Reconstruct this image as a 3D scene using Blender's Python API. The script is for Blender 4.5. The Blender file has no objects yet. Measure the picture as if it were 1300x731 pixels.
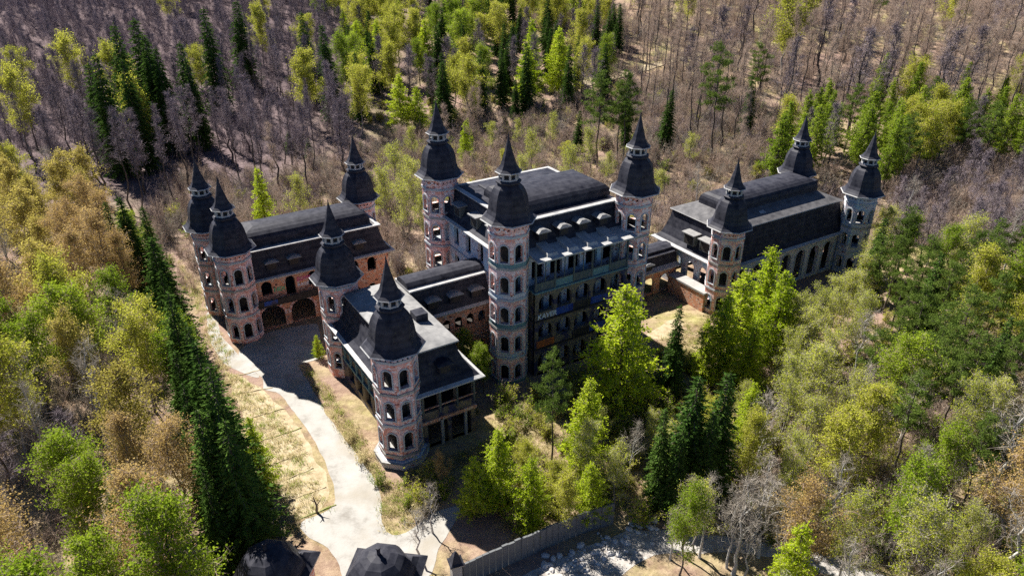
import bpy, math, random
import numpy as np
from mathutils import Vector, Matrix
R = math.radians
random.seed(7)
rng = np.random.default_rng(7)
scene = bpy.context.scene
C = scene.collection

# ------------------------------------------------------------------ camera
FPX, PITCH, CAMH = 945.0, R(27.25), 48.0
cam = bpy.data.cameras.new('camera'); cam.sensor_width = 36; cam.lens = FPX / 1300 * 36
cam.clip_start = 1; cam.clip_end = 4000
camo = bpy.data.objects.new('camera', cam); C.objects.link(camo)
camo.location = (0, 0, CAMH); camo.rotation_euler = (R(90) - PITCH, 0, 0)
scene.camera = camo

# ------------------------------------------------------------------ sky and sun
SUN_AZ, SUN_EL = R(-41), R(46)      # azimuth from +Y towards +X
world = bpy.data.worlds.new('World'); scene.world = world; world.use_nodes = True
nt = world.node_tree; nt.nodes.clear()
sky = nt.nodes.new('ShaderNodeTexSky'); sky.sky_type = 'NISHITA'; sky.sun_disc = False
sky.sun_elevation = SUN_EL; sky.sun_rotation = SUN_AZ % (2 * math.pi); sky.ozone_density = 6.0; sky.dust_density = 0.2; sky.altitude = 5500
bg = nt.nodes.new('ShaderNodeBackground'); bg.inputs['Strength'].default_value = 0.05
wo = nt.nodes.new('ShaderNodeOutputWorld')
nt.links.new(sky.outputs[0], bg.inputs[0]); nt.links.new(bg.outputs[0], wo.inputs[0])
sun = bpy.data.lights.new('sun', 'SUN'); sun.energy = 5.0; sun.angle = R(0.5); sun.color = (1, 0.95, 0.86)
suno = bpy.data.objects.new('sun', sun); C.objects.link(suno)
sd = Vector((math.sin(SUN_AZ) * math.cos(SUN_EL), math.cos(SUN_AZ) * math.cos(SUN_EL), math.sin(SUN_EL)))
suno.rotation_euler = sd.to_track_quat('Z', 'Y').to_euler(); suno.location = (-60, 60, 120)
vs = scene.view_settings
vs.view_transform = 'Standard'; vs.look = 'None'; vs.exposure = 1.3; vs.gamma = 1.0; vs.use_curve_mapping = False
scene.cycles.use_denoising = False
scene.cycles.max_bounces = 5; scene.cycles.diffuse_bounces = 1; scene.cycles.glossy_bounces = 2
scene.cycles.transmission_bounces = 3; scene.cycles.transparent_max_bounces = 6

# ------------------------------------------------------------------ materials
MATS = {}
def ramp(nt, stops):
    r = nt.nodes.new('ShaderNodeValToRGB'); e = r.color_ramp.elements
    while len(e) < len(stops): e.new(0.5)
    for k, (p, c) in enumerate(stops): e[k].position = p; e[k].color = (*c, 1)
    return r
def base_mat(name, rough=0.9, spec=0.2):
    m = bpy.data.materials.new(name); m.use_nodes = True; MATS[name] = m
    b = m.node_tree.nodes['Principled BSDF']
    b.inputs['Roughness'].default_value = rough
    b.inputs['Specular IOR Level'].default_value = spec
    return m, m.node_tree, b
def noise_mat(name, stops, scale, rough=0.9, spec=0.2, detail=6, bump=0.0, stretch=None, coord='Object', bumpscale=None, second=None):
    m, nt, b = base_mat(name, rough, spec)
    tc = nt.nodes.new('ShaderNodeTexCoord'); mp = nt.nodes.new('ShaderNodeMapping')
    nt.links.new(tc.outputs[coord], mp.inputs[0])
    if stretch: mp.inputs['Scale'].default_value = stretch
    n = nt.nodes.new('ShaderNodeTexNoise'); n.inputs['Scale'].default_value = scale; n.inputs['Detail'].default_value = detail
    n.inputs['Roughness'].default_value = 0.65
    nt.links.new(mp.outputs[0], n.inputs[0])
    r = ramp(nt, stops); nt.links.new(n.outputs[0], r.inputs[0])
    col = r.outputs[0]
    if second:                       # larger stains mixed over
        n2 = nt.nodes.new('ShaderNodeTexNoise'); n2.inputs['Scale'].default_value = second[0]; n2.inputs['Detail'].default_value = 5
        nt.links.new(mp.outputs[0], n2.inputs[0])
        r2 = ramp(nt, [(second[1], (0, 0, 0)), (second[2], (1, 1, 1))]); nt.links.new(n2.outputs[0], r2.inputs[0])
        mx = nt.nodes.new('ShaderNodeMixRGB'); nt.links.new(r2.outputs[0], mx.inputs[0]); nt.links.new(col, mx.inputs[1])
        mx.inputs[2].default_value = (*second[3], 1); col = mx.outputs[0]
    nt.links.new(col, b.inputs['Base Color'])
    if bump:
        n3 = nt.nodes.new('ShaderNodeTexNoise'); n3.inputs['Scale'].default_value = bumpscale or scale * 3; n3.inputs['Detail'].default_value = 4
        nt.links.new(mp.outputs[0], n3.inputs[0])
        bp = nt.nodes.new('ShaderNodeBump'); bp.inputs['Strength'].default_value = bump; bp.inputs['Distance'].default_value = 0.05
        nt.links.new(n3.outputs[0], bp.inputs['Height']); nt.links.new(bp.outputs[0], b.inputs['Normal'])
    return m
def brick_mat(name, c1, c2, mortar, stain, stain_lo=0.5, stain_hi=0.62, speck=(0.10, 0.05, 0.05)):
    """hollow-block masonry: speckled red blocks, pale mortar smears, lime-washed patches"""
    m, nt, b = base_mat(name, 0.95, 0.1)
    tc = nt.nodes.new('ShaderNodeTexCoord')
    vo = nt.nodes.new('ShaderNodeTexVoronoi'); vo.inputs['Scale'].default_value = 3.2; vo.distance = 'CHEBYCHEV'
    mp = nt.nodes.new('ShaderNodeMapping'); mp.inputs['Scale'].default_value = (1.1, 1.1, 1.7)
    nt.links.new(tc.outputs['Object'], mp.inputs[0]); nt.links.new(mp.outputs[0], vo.inputs['Vector'])
    sep = nt.nodes.new('ShaderNodeSeparateColor'); nt.links.new(vo.outputs['Color'], sep.inputs[0])
    r = ramp(nt, [(0.0, c1), (0.33, c2), (0.62, mortar), (0.86, c1), (0.95, speck)])
    r.color_ramp.interpolation = 'CONSTANT'
    nt.links.new(sep.outputs[0], r.inputs[0])
    n = nt.nodes.new('ShaderNodeTexNoise'); n.inputs['Scale'].default_value = 0.55; n.inputs['Detail'].default_value = 7
    nt.links.new(tc.outputs['Object'], n.inputs[0])
    r2 = ramp(nt, [(stain_lo, (0, 0, 0)), (stain_hi, (0.85, 0.85, 0.85))]); nt.links.new(n.outputs[0], r2.inputs[0])
    mx = nt.nodes.new('ShaderNodeMixRGB'); nt.links.new(r2.outputs[0], mx.inputs[0]); nt.links.new(r.outputs[0], mx.inputs[1]); mx.inputs[2].default_value = (*stain, 1)
    nt.links.new(mx.outputs[0], b.inputs['Base Color'])
    bp = nt.nodes.new('ShaderNodeBump'); bp.inputs['Strength'].default_value = 0.5; bp.inputs['Distance'].default_value = 0.03
    nt.links.new(sep.outputs[1], bp.inputs['Height']); nt.links.new(bp.outputs[0], b.inputs['Normal'])
    return m
brick_mat('tower_brick', (0.70, 0.31, 0.24), (0.76, 0.48, 0.42), (0.76, 0.66, 0.67), (0.76, 0.61, 0.63), 0.45, 0.68, (0.34, 0.11, 0.09))
brick_mat('wing_brick', (0.58, 0.27, 0.17), (0.62, 0.34, 0.22), (0.55, 0.42, 0.35), (0.42, 0.22, 0.16), 0.52, 0.66)
brick_mat('pale_brick', (0.56, 0.50, 0.53), (0.48, 0.51, 0.58), (0.62, 0.60, 0.63), (0.30, 0.48, 0.62), 0.52, 0.64, (0.3, 0.12, 0.1))
noise_mat('plaster', [(0.3, (0.10, 0.08, 0.07)), (0.55, (0.22, 0.18, 0.13)), (0.75, (0.07, 0.06, 0.07))], 1.2, second=(0.8, 0.52, 0.6, (0.05, 0.05, 0.10)))
noise_mat('concrete', [(0.3, (0.28, 0.275, 0.27)), (0.7, (0.40, 0.39, 0.375))], 2.0, bump=0.2, second=(0.7, 0.55, 0.7, (0.26, 0.26, 0.25)))
noise_mat('band_paint', [(0.3, (0.33, 0.40, 0.44)), (0.55, (0.45, 0.47, 0.50)), (0.75, (0.45, 0.30, 0.28))], 1.3)
noise_mat('teal_paint', [(0.3, (0.09, 0.18, 0.20)), (0.7, (0.18, 0.28, 0.30))], 1.5)
noise_mat('timber', [(0.3, (0.07, 0.085, 0.09)), (0.7, (0.15, 0.16, 0.15))], 2.5, stretch=(1, 1, 0.2))
noise_mat('dark_inside', [(0.3, (0.03, 0.027, 0.025)), (0.7, (0.06, 0.052, 0.048))], 1.0)  # near-black: indoor shade put into the colour behind openings
noise_mat('blue_graffiti', [(0.35, (0.025, 0.04, 0.20)), (0.5, (0.04, 0.09, 0.34)), (0.62, (0.07, 0.07, 0.13))], 0.9)
noise_mat('orange_graffiti', [(0.35, (0.45, 0.13, 0.03)), (0.6, (0.30, 0.10, 0.05))], 1.6)
noise_mat('white_graffiti', [(0.3, (0.70, 0.75, 0.82)), (0.7, (0.55, 0.60, 0.70))], 3)
noise_mat('green_graffiti', [(0.3, (0.10, 0.42, 0.20)), (0.7, (0.20, 0.50, 0.30))], 3)
noise_mat('pink_graffiti', [(0.3, (0.60, 0.06, 0.22)), (0.7, (0.50, 0.12, 0.30))], 3)
noise_mat('purple_graffiti', [(0.3, (0.12, 0.05, 0.22)), (0.7, (0.08, 0.06, 0.24))], 3)
def felt_mat(name, dark, light, rough=0.5):
    """bituminous roofing felt: near black, worn paler streaks"""
    m, nt, b = base_mat(name, rough, 0.06)
    tc = nt.nodes.new('ShaderNodeTexCoord')
    n = nt.nodes.new('ShaderNodeTexNoise'); n.inputs['Scale'].default_value = 1.1; n.inputs['Detail'].default_value = 8; n.inputs['Roughness'].default_value = 0.7
    nt.links.new(tc.outputs['Object'], n.inputs[0])
    w = nt.nodes.new('ShaderNodeTexWave'); w.inputs['Scale'].default_value = 0.5; w.bands_direction = 'Z'; w.inputs['Distortion'].default_value = 1.0; w.inputs['Detail'].default_value = 3
    nt.links.new(tc.outputs['Object'], w.inputs[0])
    ad = nt.nodes.new('ShaderNodeMath'); ad.operation = 'MULTIPLY_ADD'; ad.inputs[1].default_value = 0.07
    nt.links.new(w.outputs['Fac'], ad.inputs[0]); nt.links.new(n.outputs[0], ad.inputs[2])
    r = ramp(nt, [(0.30, dark), (0.56, tuple((a + c) / 2 for a, c in zip(dark, light))), (0.85, light)]); nt.links.new(ad.outputs[0], r.inputs[0])
    nt.links.new(r.outputs[0], b.inputs['Base Color'])
    bp = nt.nodes.new('ShaderNodeBump'); bp.inputs['Strength'].default_value = 0.35; bp.inputs['Distance'].default_value = 0.04
    nt.links.new(n.outputs[0], bp.inputs['Height']); nt.links.new(bp.outputs[0], b.inputs['Normal'])
    return m
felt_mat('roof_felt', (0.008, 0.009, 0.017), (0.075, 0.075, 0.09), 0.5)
felt_mat('sunlit_felt', (0.15, 0.15, 0.155), (0.36, 0.355, 0.35), 0.6)  # felt lightened to put sunlight on top roof and hoods into colour
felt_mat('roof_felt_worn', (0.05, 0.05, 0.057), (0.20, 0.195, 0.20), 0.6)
noise_mat('roof_flashing', [(0.3, (0.26, 0.26, 0.27)), (0.6, (0.44, 0.435, 0.43)), (0.75, (0.15, 0.15, 0.16))], 1.3, rough=0.6)  # pale flashing, brightened in colour to read as sunlit roof edges
noise_mat('white_tread', [(0.3, (0.6, 0.6, 0.6)), (0.7, (0.75, 0.75, 0.75))], 3)
noise_mat('path_gravel', [(0.3, (0.22, 0.205, 0.185)), (0.48, (0.34, 0.328, 0.308)), (0.7, (0.40, 0.39, 0.372))], 0.5, detail=10, bump=0.3, bumpscale=6, second=(0.22, 0.52, 0.70, (0.30, 0.27, 0.225)))
noise_mat('road_gravel', [(0.3, (0.20, 0.17, 0.15)), (0.5, (0.38, 0.355, 0.33)), (0.7, (0.5, 0.48, 0.46))], 1.6, detail=10, bump=0.5, bumpscale=6)
noise_mat('stone', [(0.3, (0.40, 0.37, 0.35)), (0.7, (0.62, 0.60, 0.58))], 2.2, bump=0.3)
noise_mat('sand', [(0.3, (0.24, 0.18, 0.10)), (0.5, (0.38, 0.31, 0.20)), (0.7, (0.46, 0.40, 0.28))], 1.4, detail=10, bump=0.4)
noise_mat('wall_panel', [(0.3, (0.08, 0.09, 0.10)), (0.6, (0.15, 0.155, 0.16)), (0.8, (0.06, 0.06, 0.06))], 1.2, stretch=(1, 1, 0.25), bump=0.2)
noise_mat('dead_wood', [(0.3, (0.14, 0.10, 0.07)), (0.7, (0.28, 0.22, 0.15))], 3, stretch=(1, 1, 0.3))
noise_mat('mossy_wood', [(0.3, (0.16, 0.17, 0.06)), (0.7, (0.30, 0.30, 0.13))], 2)
noise_mat('brown_earth', [(0.3, (0.10, 0.065, 0.04)), (0.7, (0.22, 0.15, 0.10))], 1)

# ------------------------------------------------------------------ object helpers
def link(o, parent=None):
    C.objects.link(o)
    if parent: o.parent = parent
    return o
def tag(o, label=None, cat=None, group=None, kind=None):
    if label: o['label'] = label
    if cat: o['category'] = cat
    if group: o['group'] = group
    if kind: o['kind'] = kind
    return o
def empty(name, loc=(0, 0, 0), rz=0.0):
    o = bpy.data.objects.new(name, None); o.empty_display_size = 0.5
    o.location = loc; o.rotation_euler = (0, 0, rz); C.objects.link(o)
    return o
class MB:
    def __init__(s): s.v = []; s.f = []; s.m = []
    def face(s, pts, mi=0):
        k = len(s.v); s.v += [tuple(p) for p in pts]; s.f.append(tuple(range(k, k + len(pts)))); s.m.append(mi)
    def box(s, x0, x1, y0, y1, z0, z1, mi=0):
        k = len(s.v)
        s.v += [(x0, y0, z0), (x1, y0, z0), (x1, y1, z0), (x0, y1, z0), (x0, y0, z1), (x1, y0, z1), (x1, y1, z1), (x0, y1, z1)]
        for f in ((0, 3, 2, 1), (4, 5, 6, 7), (0, 1, 5, 4), (1, 2, 6, 5), (2, 3, 7, 6), (3, 0, 4, 7)):
            s.f.append(tuple(k + i for i in f)); s.m.append(mi)
    def loft(s, rings, mi=0, cap0=True, cap1=True, mis=None):
        k = len(s.v); n = len(rings[0])
        for r in rings: s.v += [tuple(p) for p in r]
        for i in range(len(rings) - 1):
            for j in range(n):
                a = k + i * n + j; b = k + i * n + (j + 1) % n
                s.f.append((a, b, b + n, a + n)); s.m.append(mis[i] if mis else mi)
        if cap0: s.f.append(tuple(k + j for j in reversed(range(n)))); s.m.append(mis[0] if mis else mi)
        if cap1: s.f.append(tuple(k + (len(rings) - 1) * n + j for j in range(n))); s.m.append(mis[-1] if mis else mi)
    def bar(s, p, q, r0, r1=None, n=6, mi=0):
        p, q = Vector(p), Vector(q); r1 = r0 if r1 is None else r1
        d = (q - p).normalized(); a = d.orthogonal().normalized(); b = d.cross(a)
        ring = lambda c, r: [c + (a * math.cos(t) + b * math.sin(t)) * r for t in [2 * math.pi * i / n for i in range(n)]]
        s.loft([ring(p, r0), ring(q, r1)], mi)
    def cells(s, P, d, n, th, cells, mi=0, mreveal=None, minner=1):
        """wall in the plane through P along d (outward normal n), cells = (x0,x1,z0,z1,openings); opening=(ox0,ox1,oz0,oz1,arch)"""
        P, d, n = Vector(P), Vector(d), Vector(n); mr = mi if mreveal is None else mreveal
        def pt(x, z, o): q = P + d * x + n * (-th * o); return (q.x, q.y, q.z + z)
        def rect(x0, x1, z0, z1):
            if x1 - x0 < 1e-4 or z1 - z0 < 1e-4: return
            s.face([pt(x0, z0, 0), pt(x1, z0, 0), pt(x1, z1, 0), pt(x0, z1, 0)], mi)
            s.face([pt(x0, z1, 1), pt(x1, z1, 1), pt(x1, z0, 1), pt(x0, z0, 1)], minner)
        for (x0, x1, z0, z1, op) in cells:
            x = x0
            for (a, b, c, e, arch) in op:
                rect(x, a, z0, z1); rect(a, b, z0, c)
                N = 8 if arch else 1
                if arch:
                    r = (b - a) / 2; sp = max(c + 0.1, e - r)
                    pts = [(a + r - r * math.cos(math.pi * i / N), sp + (e - sp) * math.sin(math.pi * i / N)) for i in range(N + 1)]
                else: pts = [(a, e), (b, e)]; sp = e
                for (xa, za), (xb, zb) in zip(pts, pts[1:]):
                    for o, fl in ((0, 0), (1, 1)):
                        q = [pt(xa, za, o), pt(xb, zb, o), pt(xb, z1, o), pt(xa, z1, o)]
                        s.face(q[::-1] if fl else q, minner if fl else mi)
                    s.face([pt(xb, zb, 0), pt(xa, za, 0), pt(xa, za, 1), pt(xb, zb, 1)], mr)
                s.face([pt(a, sp, 0), pt(a, c, 0), pt(a, c, 1), pt(a, sp, 1)], mr)
                s.face([pt(b, c, 0), pt(b, sp, 0), pt(b, sp, 1), pt(b, c, 1)], mr)
                s.face([pt(a, c, 0), pt(b, c, 0), pt(b, c, 1), pt(a, c, 1)], mr)
                x = b
            rect(x, x1, z0, z1)
    def mesh(s, name, mats):
        me = bpy.data.meshes.new(name); me.from_pydata(s.v, [], s.f)
        for m in mats: me.materials.append(MATS[m])
        me.polygons.foreach_set('material_index', s.m); me.update()
        return me
    def build(s, name, mats, parent=None, loc=None, rz=None):
        if isinstance(mats, str): mats = [mats]
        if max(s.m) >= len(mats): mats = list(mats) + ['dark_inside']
        o = bpy.data.objects.new(name, s.mesh(name, mats)); link(o, parent)
        if loc is not None: o.location = loc
        if rz is not None: o.rotation_euler = (0, 0, rz)
        return o
def inst(name, me, parent=None, loc=(0, 0, 0), rz=0.0, scale=None):
    o = bpy.data.objects.new(name, me); link(o, parent); o.location = loc; o.rotation_euler = (0, 0, rz)
    if scale is not None: o.scale = scale
    return o

# ------------------------------------------------------------------ terrain and pixel helpers
def sstep(a, b, x):
    t = np.clip((x - a) / (b - a), 0, 1); return t * t * (3 - 2 * t)
def ground_z(x, y):
    x = np.asarray(x, float); y = np.asarray(y, float)
    z = 15.0 * sstep(135, 340, y + 0.12 * np.abs(x))
    far = sstep(112, 170, np.hypot(x, y))
    z = z + far * (1.6 * np.sin(x * 0.031 + 1.0) * np.cos(y * 0.027) + 0.7 * np.sin(x * 0.09 + y * 0.07))
    return z
def gz1(x, y):
    t = min(1, max(0, (y + .12 * abs(x) - 135) / 205)); z = 15 * t * t * (3 - 2 * t)
    t = min(1, max(0, (math.hypot(x, y) - 112) / 58)); f = t * t * (3 - 2 * t)
    return z + f * (1.6 * math.sin(x * .031 + 1) * math.cos(y * .027) + .7 * math.sin(x * .09 + y * .07)) if f > 0 else z
def ray(px, py):
    x = (px - 650) / FPX; y = -(py - 365.5) / FPX
    return np.array([x, math.cos(PITCH) + y * math.sin(PITCH), -math.sin(PITCH) + y * math.cos(PITCH)])
def gp(px, py, h=0.0):
    """point on the terrain whose top at height h above ground shows at this pixel"""
    rx, ry, rz = (float(q) for q in ray(px, py)); t = 20.0
    if rz < 0: t = max(20.0, (CAMH - h - 22) / -rz)
    under = lambda t: CAMH + rz * t <= gz1(rx * t, ry * t) + h
    while t < 900 and not under(t): t += 3.0
    a, b = t - 3.0, t
    for _ in range(16):
        m = (a + b) / 2
        if under(m): b = m
        else: a = m
    return np.array([rx * b, ry * b, gz1(rx * b, ry * b)])
CA = R(58.3)
U = np.array([math.sin(CA), math.cos(CA)]); V = np.array([-math.cos(CA), math.sin(CA)])
O0 = np.array([-0.6998, 68.2653]); CROT = R(90) - CA
def W(u, v, z=0.0):
    q = O0 + u * U + v * V; return (float(q[0]), float(q[1]), z)
def to_uv(x, y):
    x = np.asarray(x, float) - O0[0]; y = np.asarray(y, float) - O0[1]
    return x * U[0] + y * U[1], x * V[0] + y * V[1]

# ================================================================== ground
def make_ground():
    xs = np.concatenate([np.linspace(-900, -220, 18), np.linspace(-210, 210, 106), np.linspace(220, 900, 18)])
    ys = np.concatenate([np.linspace(-60, 20, 6), np.linspace(24, 400, 95), np.linspace(420, 1500, 28)])
    X, Y = np.meshgrid(xs, ys); Z = ground_z(X, Y)
    v = np.stack([X, Y, Z], -1).reshape(-1, 3); nx, ny = len(xs), len(ys)
    i = np.arange(nx * ny).reshape(ny, nx)
    f = np.stack([i[:-1, :-1], i[:-1, 1:], i[1:, 1:], i[1:, :-1]], -1).reshape(-1, 4)
    me = bpy.data.meshes.new('ground'); me.from_pydata(v.tolist(), [], f.tolist()); me.shade_smooth()
    m, nt, b = base_mat('forest_floor', 1.0, 0.05)
    tc = nt.nodes.new('ShaderNodeTexCoord')
    def nz(scale, det=8, ro=0.65):
        n = nt.nodes.new('ShaderNodeTexNoise'); n.inputs['Scale'].default_value = scale; n.inputs['Detail'].default_value = det; n.inputs['Roughness'].default_value = ro
        nt.links.new(tc.outputs['Object'], n.inputs[0]); return n
    a = nz(0.9, 10, 0.75); bg_ = nz(0.035, 5); c = nz(0.12, 6)
    r1 = ramp(nt, [(0.30, (0.10, 0.065, 0.045)), (0.45, (0.24, 0.165, 0.11)), (0.58, (0.36, 0.27, 0.18)), (0.72, (0.46, 0.37, 0.25))])
    r2 = ramp(nt, [(0.30, (0.12, 0.12, 0.035)), (0.5, (0.30, 0.27, 0.11)), (0.68, (0.48, 0.41, 0.22))])
    nt.links.new(a.outputs[0], r1.inputs[0]); nt.links.new(a.outputs[0], r2.inputs[0])
    rm = ramp(nt, [(0.44, (0, 0, 0)), (0.6, (1, 1, 1))]); nt.links.new(c.outputs[0], rm.inputs[0])
    mx = nt.nodes.new('ShaderNodeMixRGB'); nt.links.new(rm.outputs[0], mx.inputs[0]); nt.links.new(r1.outputs[0], mx.inputs[1]); nt.links.new(r2.outputs[0], mx.inputs[2])
    rp = ramp(nt, [(0.40, (0, 0, 0)), (0.58, (0.7, 0.7, 0.7))]); nt.links.new(bg_.outputs[0], rp.inputs[0])
    mx2 = nt.nodes.new('ShaderNodeMixRGB'); nt.links.new(rp.outputs[0], mx2.inputs[0]); nt.links.new(mx.outputs[0], mx2.inputs[1]); mx2.inputs[2].default_value = (0.29, 0.195, 0.175, 1)
    # darker violet-brown tone blended in over the slope behind the left wing
    sx = nt.nodes.new('ShaderNodeSeparateXYZ'); nt.links.new(tc.outputs['Object'], sx.inputs[0])
    def rng_(o, a0, b0):
        q = nt.nodes.new('ShaderNodeMapRange'); q.inputs[1].default_value = a0; q.inputs[2].default_value = b0; nt.links.new(sx.outputs[o], q.inputs[0]); return q
    ml = nt.nodes.new('ShaderNodeMath'); ml.operation = 'MULTIPLY'; nt.links.new(rng_(0, -15, -50).outputs[0], ml.inputs[0]); nt.links.new(rng_(1, 100, 135).outputs[0], ml.inputs[1])
    r4 = ramp(nt, [(0.3, (0.07, 0.05, 0.055)), (0.55, (0.16, 0.12, 0.125)), (0.72, (0.27, 0.21, 0.20))]); nt.links.new(a.outputs[0], r4.inputs[0])
    mx3 = nt.nodes.new('ShaderNodeMixRGB'); nt.links.new(ml.outputs[0], mx3.inputs[0]); nt.links.new(mx2.outputs[0], mx3.inputs[1]); nt.links.new(r4.outputs[0], mx3.inputs[2])
    nt.links.new(mx3.outputs[0], b.inputs['Base Color'])
    bp = nt.nodes.new('ShaderNodeBump'); bp.inputs['Strength'].default_value = 0.8; bp.inputs['Distance'].default_value = 0.25
    nt.links.new(a.outputs[0], bp.inputs['Height']); nt.links.new(bp.outputs[0], b.inputs['Normal'])
    me.materials.append(m)
    tag(link(bpy.data.objects.new('ground', me)), kind='structure')
make_ground()

def sheet(name, pix, mat, z=0.02, jitter=0.25, step=0.6, kind='structure'):
    """flat sheet whose outline passes through pixels on the ground; ragged edge"""
    P = [gp(*p)[:2] for p in pix]; out = []
    for a, b in zip(P, P[1:] + P[:1]):
        n = max(1, int(np.linalg.norm(b - a) / step))
        for k in range(n): out.append(a + (b - a) * k / n + rng.normal(0, jitter, 2) * (0.5 if k else 0.2))
    o = [np.mean(out[max(0, i - 1):i + 2], axis=0) for i in range(len(out))]
    me = bpy.data.meshes.new(name); me.from_pydata([(p[0], p[1], float(ground_z(*p)) + z) for p in o], [], [tuple(range(len(o)))])
    me.materials.append(MATS[mat]); me.update()
    if me.polygons[0].normal.z < 0: me.flip_normals()
    ob = link(bpy.data.objects.new(name, me)); tag(ob, kind=kind); return ob
PATH = [(322, 430), (352, 418), (405, 410), (409, 455), (378, 462), (400, 500), (418, 530), (440, 560), (465, 590), (483, 625), (486, 668), (495, 681), (525, 672), (552, 648), (585, 640),
        (580, 660), (560, 690), (545, 735), (430, 735), (432, 715), (412, 690), (386, 676), (376, 662), (410, 652), (428, 640), (424, 615), (410, 580), (392, 548), (366, 512), (352, 497), (336, 497), (334, 482), (300, 450)]
ROAD = [(640, 745), (700, 712), (752, 690), (800, 670), (870, 674), (960, 686), (1060, 706), (1140, 735), (1085, 740), (1010, 716), (930, 700), (850, 702), (805, 716), (770, 745)]
sheet('path', PATH, 'path_gravel')
sheet('dirt_track', [(262, 395), (275, 392), (280, 425), (300, 448), (333, 480), (318, 478), (285, 462), (265, 430)], 'path_gravel', 0.012)
sheet('sandy_bank', [(285, 468), (333, 492), (364, 520), (388, 556), (406, 590), (420, 622), (405, 650), (378, 662), (362, 640), (345, 605), (322, 560), (304, 520)], 'sand', 0.008, 0.5)
sheet('sandy_yard', [(818, 428), (842, 410), (862, 404), (872, 412), (846, 432)], 'sand', 0.008, 0.5)
sheet('access_road', ROAD, 'road_gravel', 0.02, 0.4)
def strip(name, pix, mat, z=0.2):
    """track following the terrain: (px, py, half width in metres)"""
    P = [(gp(a, b)[:2], w) for a, b, w in pix]; rows_ = []
    for k, (c, w) in enumerate(P):
        d = P[min(k + 1, len(P) - 1)][0] - P[max(k - 1, 0)][0]; n = np.array([-d[1], d[0]]) / np.linalg.norm(d)
        rows_.append([c + n * w * t + rng.normal(0, .3, 2) for t in (-1, -.33, .33, 1)])
    rows2 = []
    for a, b in zip(rows_, rows_[1:]):
        for q in range(6): rows2.append([x + (y - x) * q / 6 + rng.normal(0, .25, 2) for x, y in zip(a, b)])
    mb = MB()
    for a, b in zip(rows2, rows2[1:]):
        for q in range(3): mb.face([(float(v_[0]), float(v_[1]), gz1(*v_) + z) for v_ in (a[q], a[q + 1], b[q + 1], b[q])])
    tag(mb.build(name, mat), kind='structure')
strip('forest_track', [(700, 118, 3.0), (735, 105, 3.5), (775, 98, 2.2), (830, 84, 1.8), (880, 72, 1.6), (912, 58, 1.6)], 'sand')

# ================================================================== castle towers
OCT = [R(22.5 + 45 * k) for k in range(8)]
def octa(r, z, cx=0, cy=0): return [(cx + r * math.cos(t), cy + r * math.sin(t), z) for t in OCT]
TR = 2.15
_cache = {}
def window_surround_mesh(w, h, key):
    """thin arched brick surround standing proud of the wall, local x along the face, y outward"""
    if key in _cache: return _cache[key]
    mb = MB(); r = w / 2; t = 0.14; y0, y1 = -0.02, 0.06; sp = h - r
    inner = [(-r, 0)] + [(-r * math.cos(math.pi * i / 8), sp + r * math.sin(math.pi * i / 8)) for i in range(9)] + [(r, 0)]
    ro = r + t
    outer = [(-ro, 0)] + [(-ro * math.cos(math.pi * i / 8), sp + ro * math.sin(math.pi * i / 8)) for i in range(9)] + [(ro, 0)]
    for i in range(len(inner) - 1):
        a, b, c, d = inner[i], inner[i + 1], outer[i + 1], outer[i]
        mb.face([(a[0], y1, a[1]), (b[0], y1, b[1]), (c[0], y1, c[1]), (d[0], y1, d[1])])
        mb.face([(d[0], y1, d[1]), (c[0], y1, c[1]), (c[0], y0, c[1]), (d[0], y0, d[1])])
        mb.face([(b[0], y1, b[1]), (a[0], y1, a[1]), (a[0], y0, a[1]), (b[0], y0, b[1])])
    mb.box(-ro, ro, y0, 0.1, -0.12, 0.0)
    _cache[key] = mb.mesh('window', ['band_paint']); return _cache[key]
def bell_meshes():
    mb = MB()
    prof = [(2.80, -0.10), (3.0, 0.0), (2.92, 0.10), (2.58, 0.32), (2.30, 0.66), (2.15, 1.1), (2.07, 1.7), (1.97, 2.3), (1.80, 2.85), (1.52, 3.35), (1.05, 3.8)]
    mb.loft([octa(r, z) for r, z in prof], mis=[1, 1] + [0] * 8, cap0=True)
    bell = mb.mesh('bell_roof', ['roof_felt', 'roof_flashing'])
    mb = MB(); mb.loft([octa(r, z) for r, z in [(1.05, 3.80), (1.30, 3.86), (1.34, 4.0), (1.22, 4.12), (1.0, 4.14)]]); collar = mb.mesh('collar', ['roof_felt'])
    mb = MB()
    for k in range(8):
        a = OCT[k]; mb.bar((0.92 * math.cos(a), 0.92 * math.sin(a), 4.1), (0.92 * math.cos(a), 0.92 * math.sin(a), 4.95), 0.13, n=5)
    mb.loft([octa(0.70, 4.1), octa(0.70, 4.95)], mi=1)
    mb.loft([octa(1.02, 4.1), octa(1.02, 4.3)]); mb.loft([octa(1.04, 4.80), octa(1.06, 4.98)])
    lantern = mb.mesh('lantern', ['roof_flashing', 'dark_inside'])
    mb = MB(); mb.loft([octa(r, z) for r, z in [(1.30, 4.93), (1.42, 4.99), (1.36, 5.06), (1.08, 5.28), (0.80, 5.75), (0.45, 6.9), (0.12, 8.15), (0.03, 8.8)]], mis=[1, 1, 0, 0, 0, 0, 0])
    hat = mb.mesh('spire', ['roof_felt', 'roof_flashing'])
    return bell, collar, lantern, hat
BELL, COLLAR, LANTERN, HAT = bell_meshes()
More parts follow.
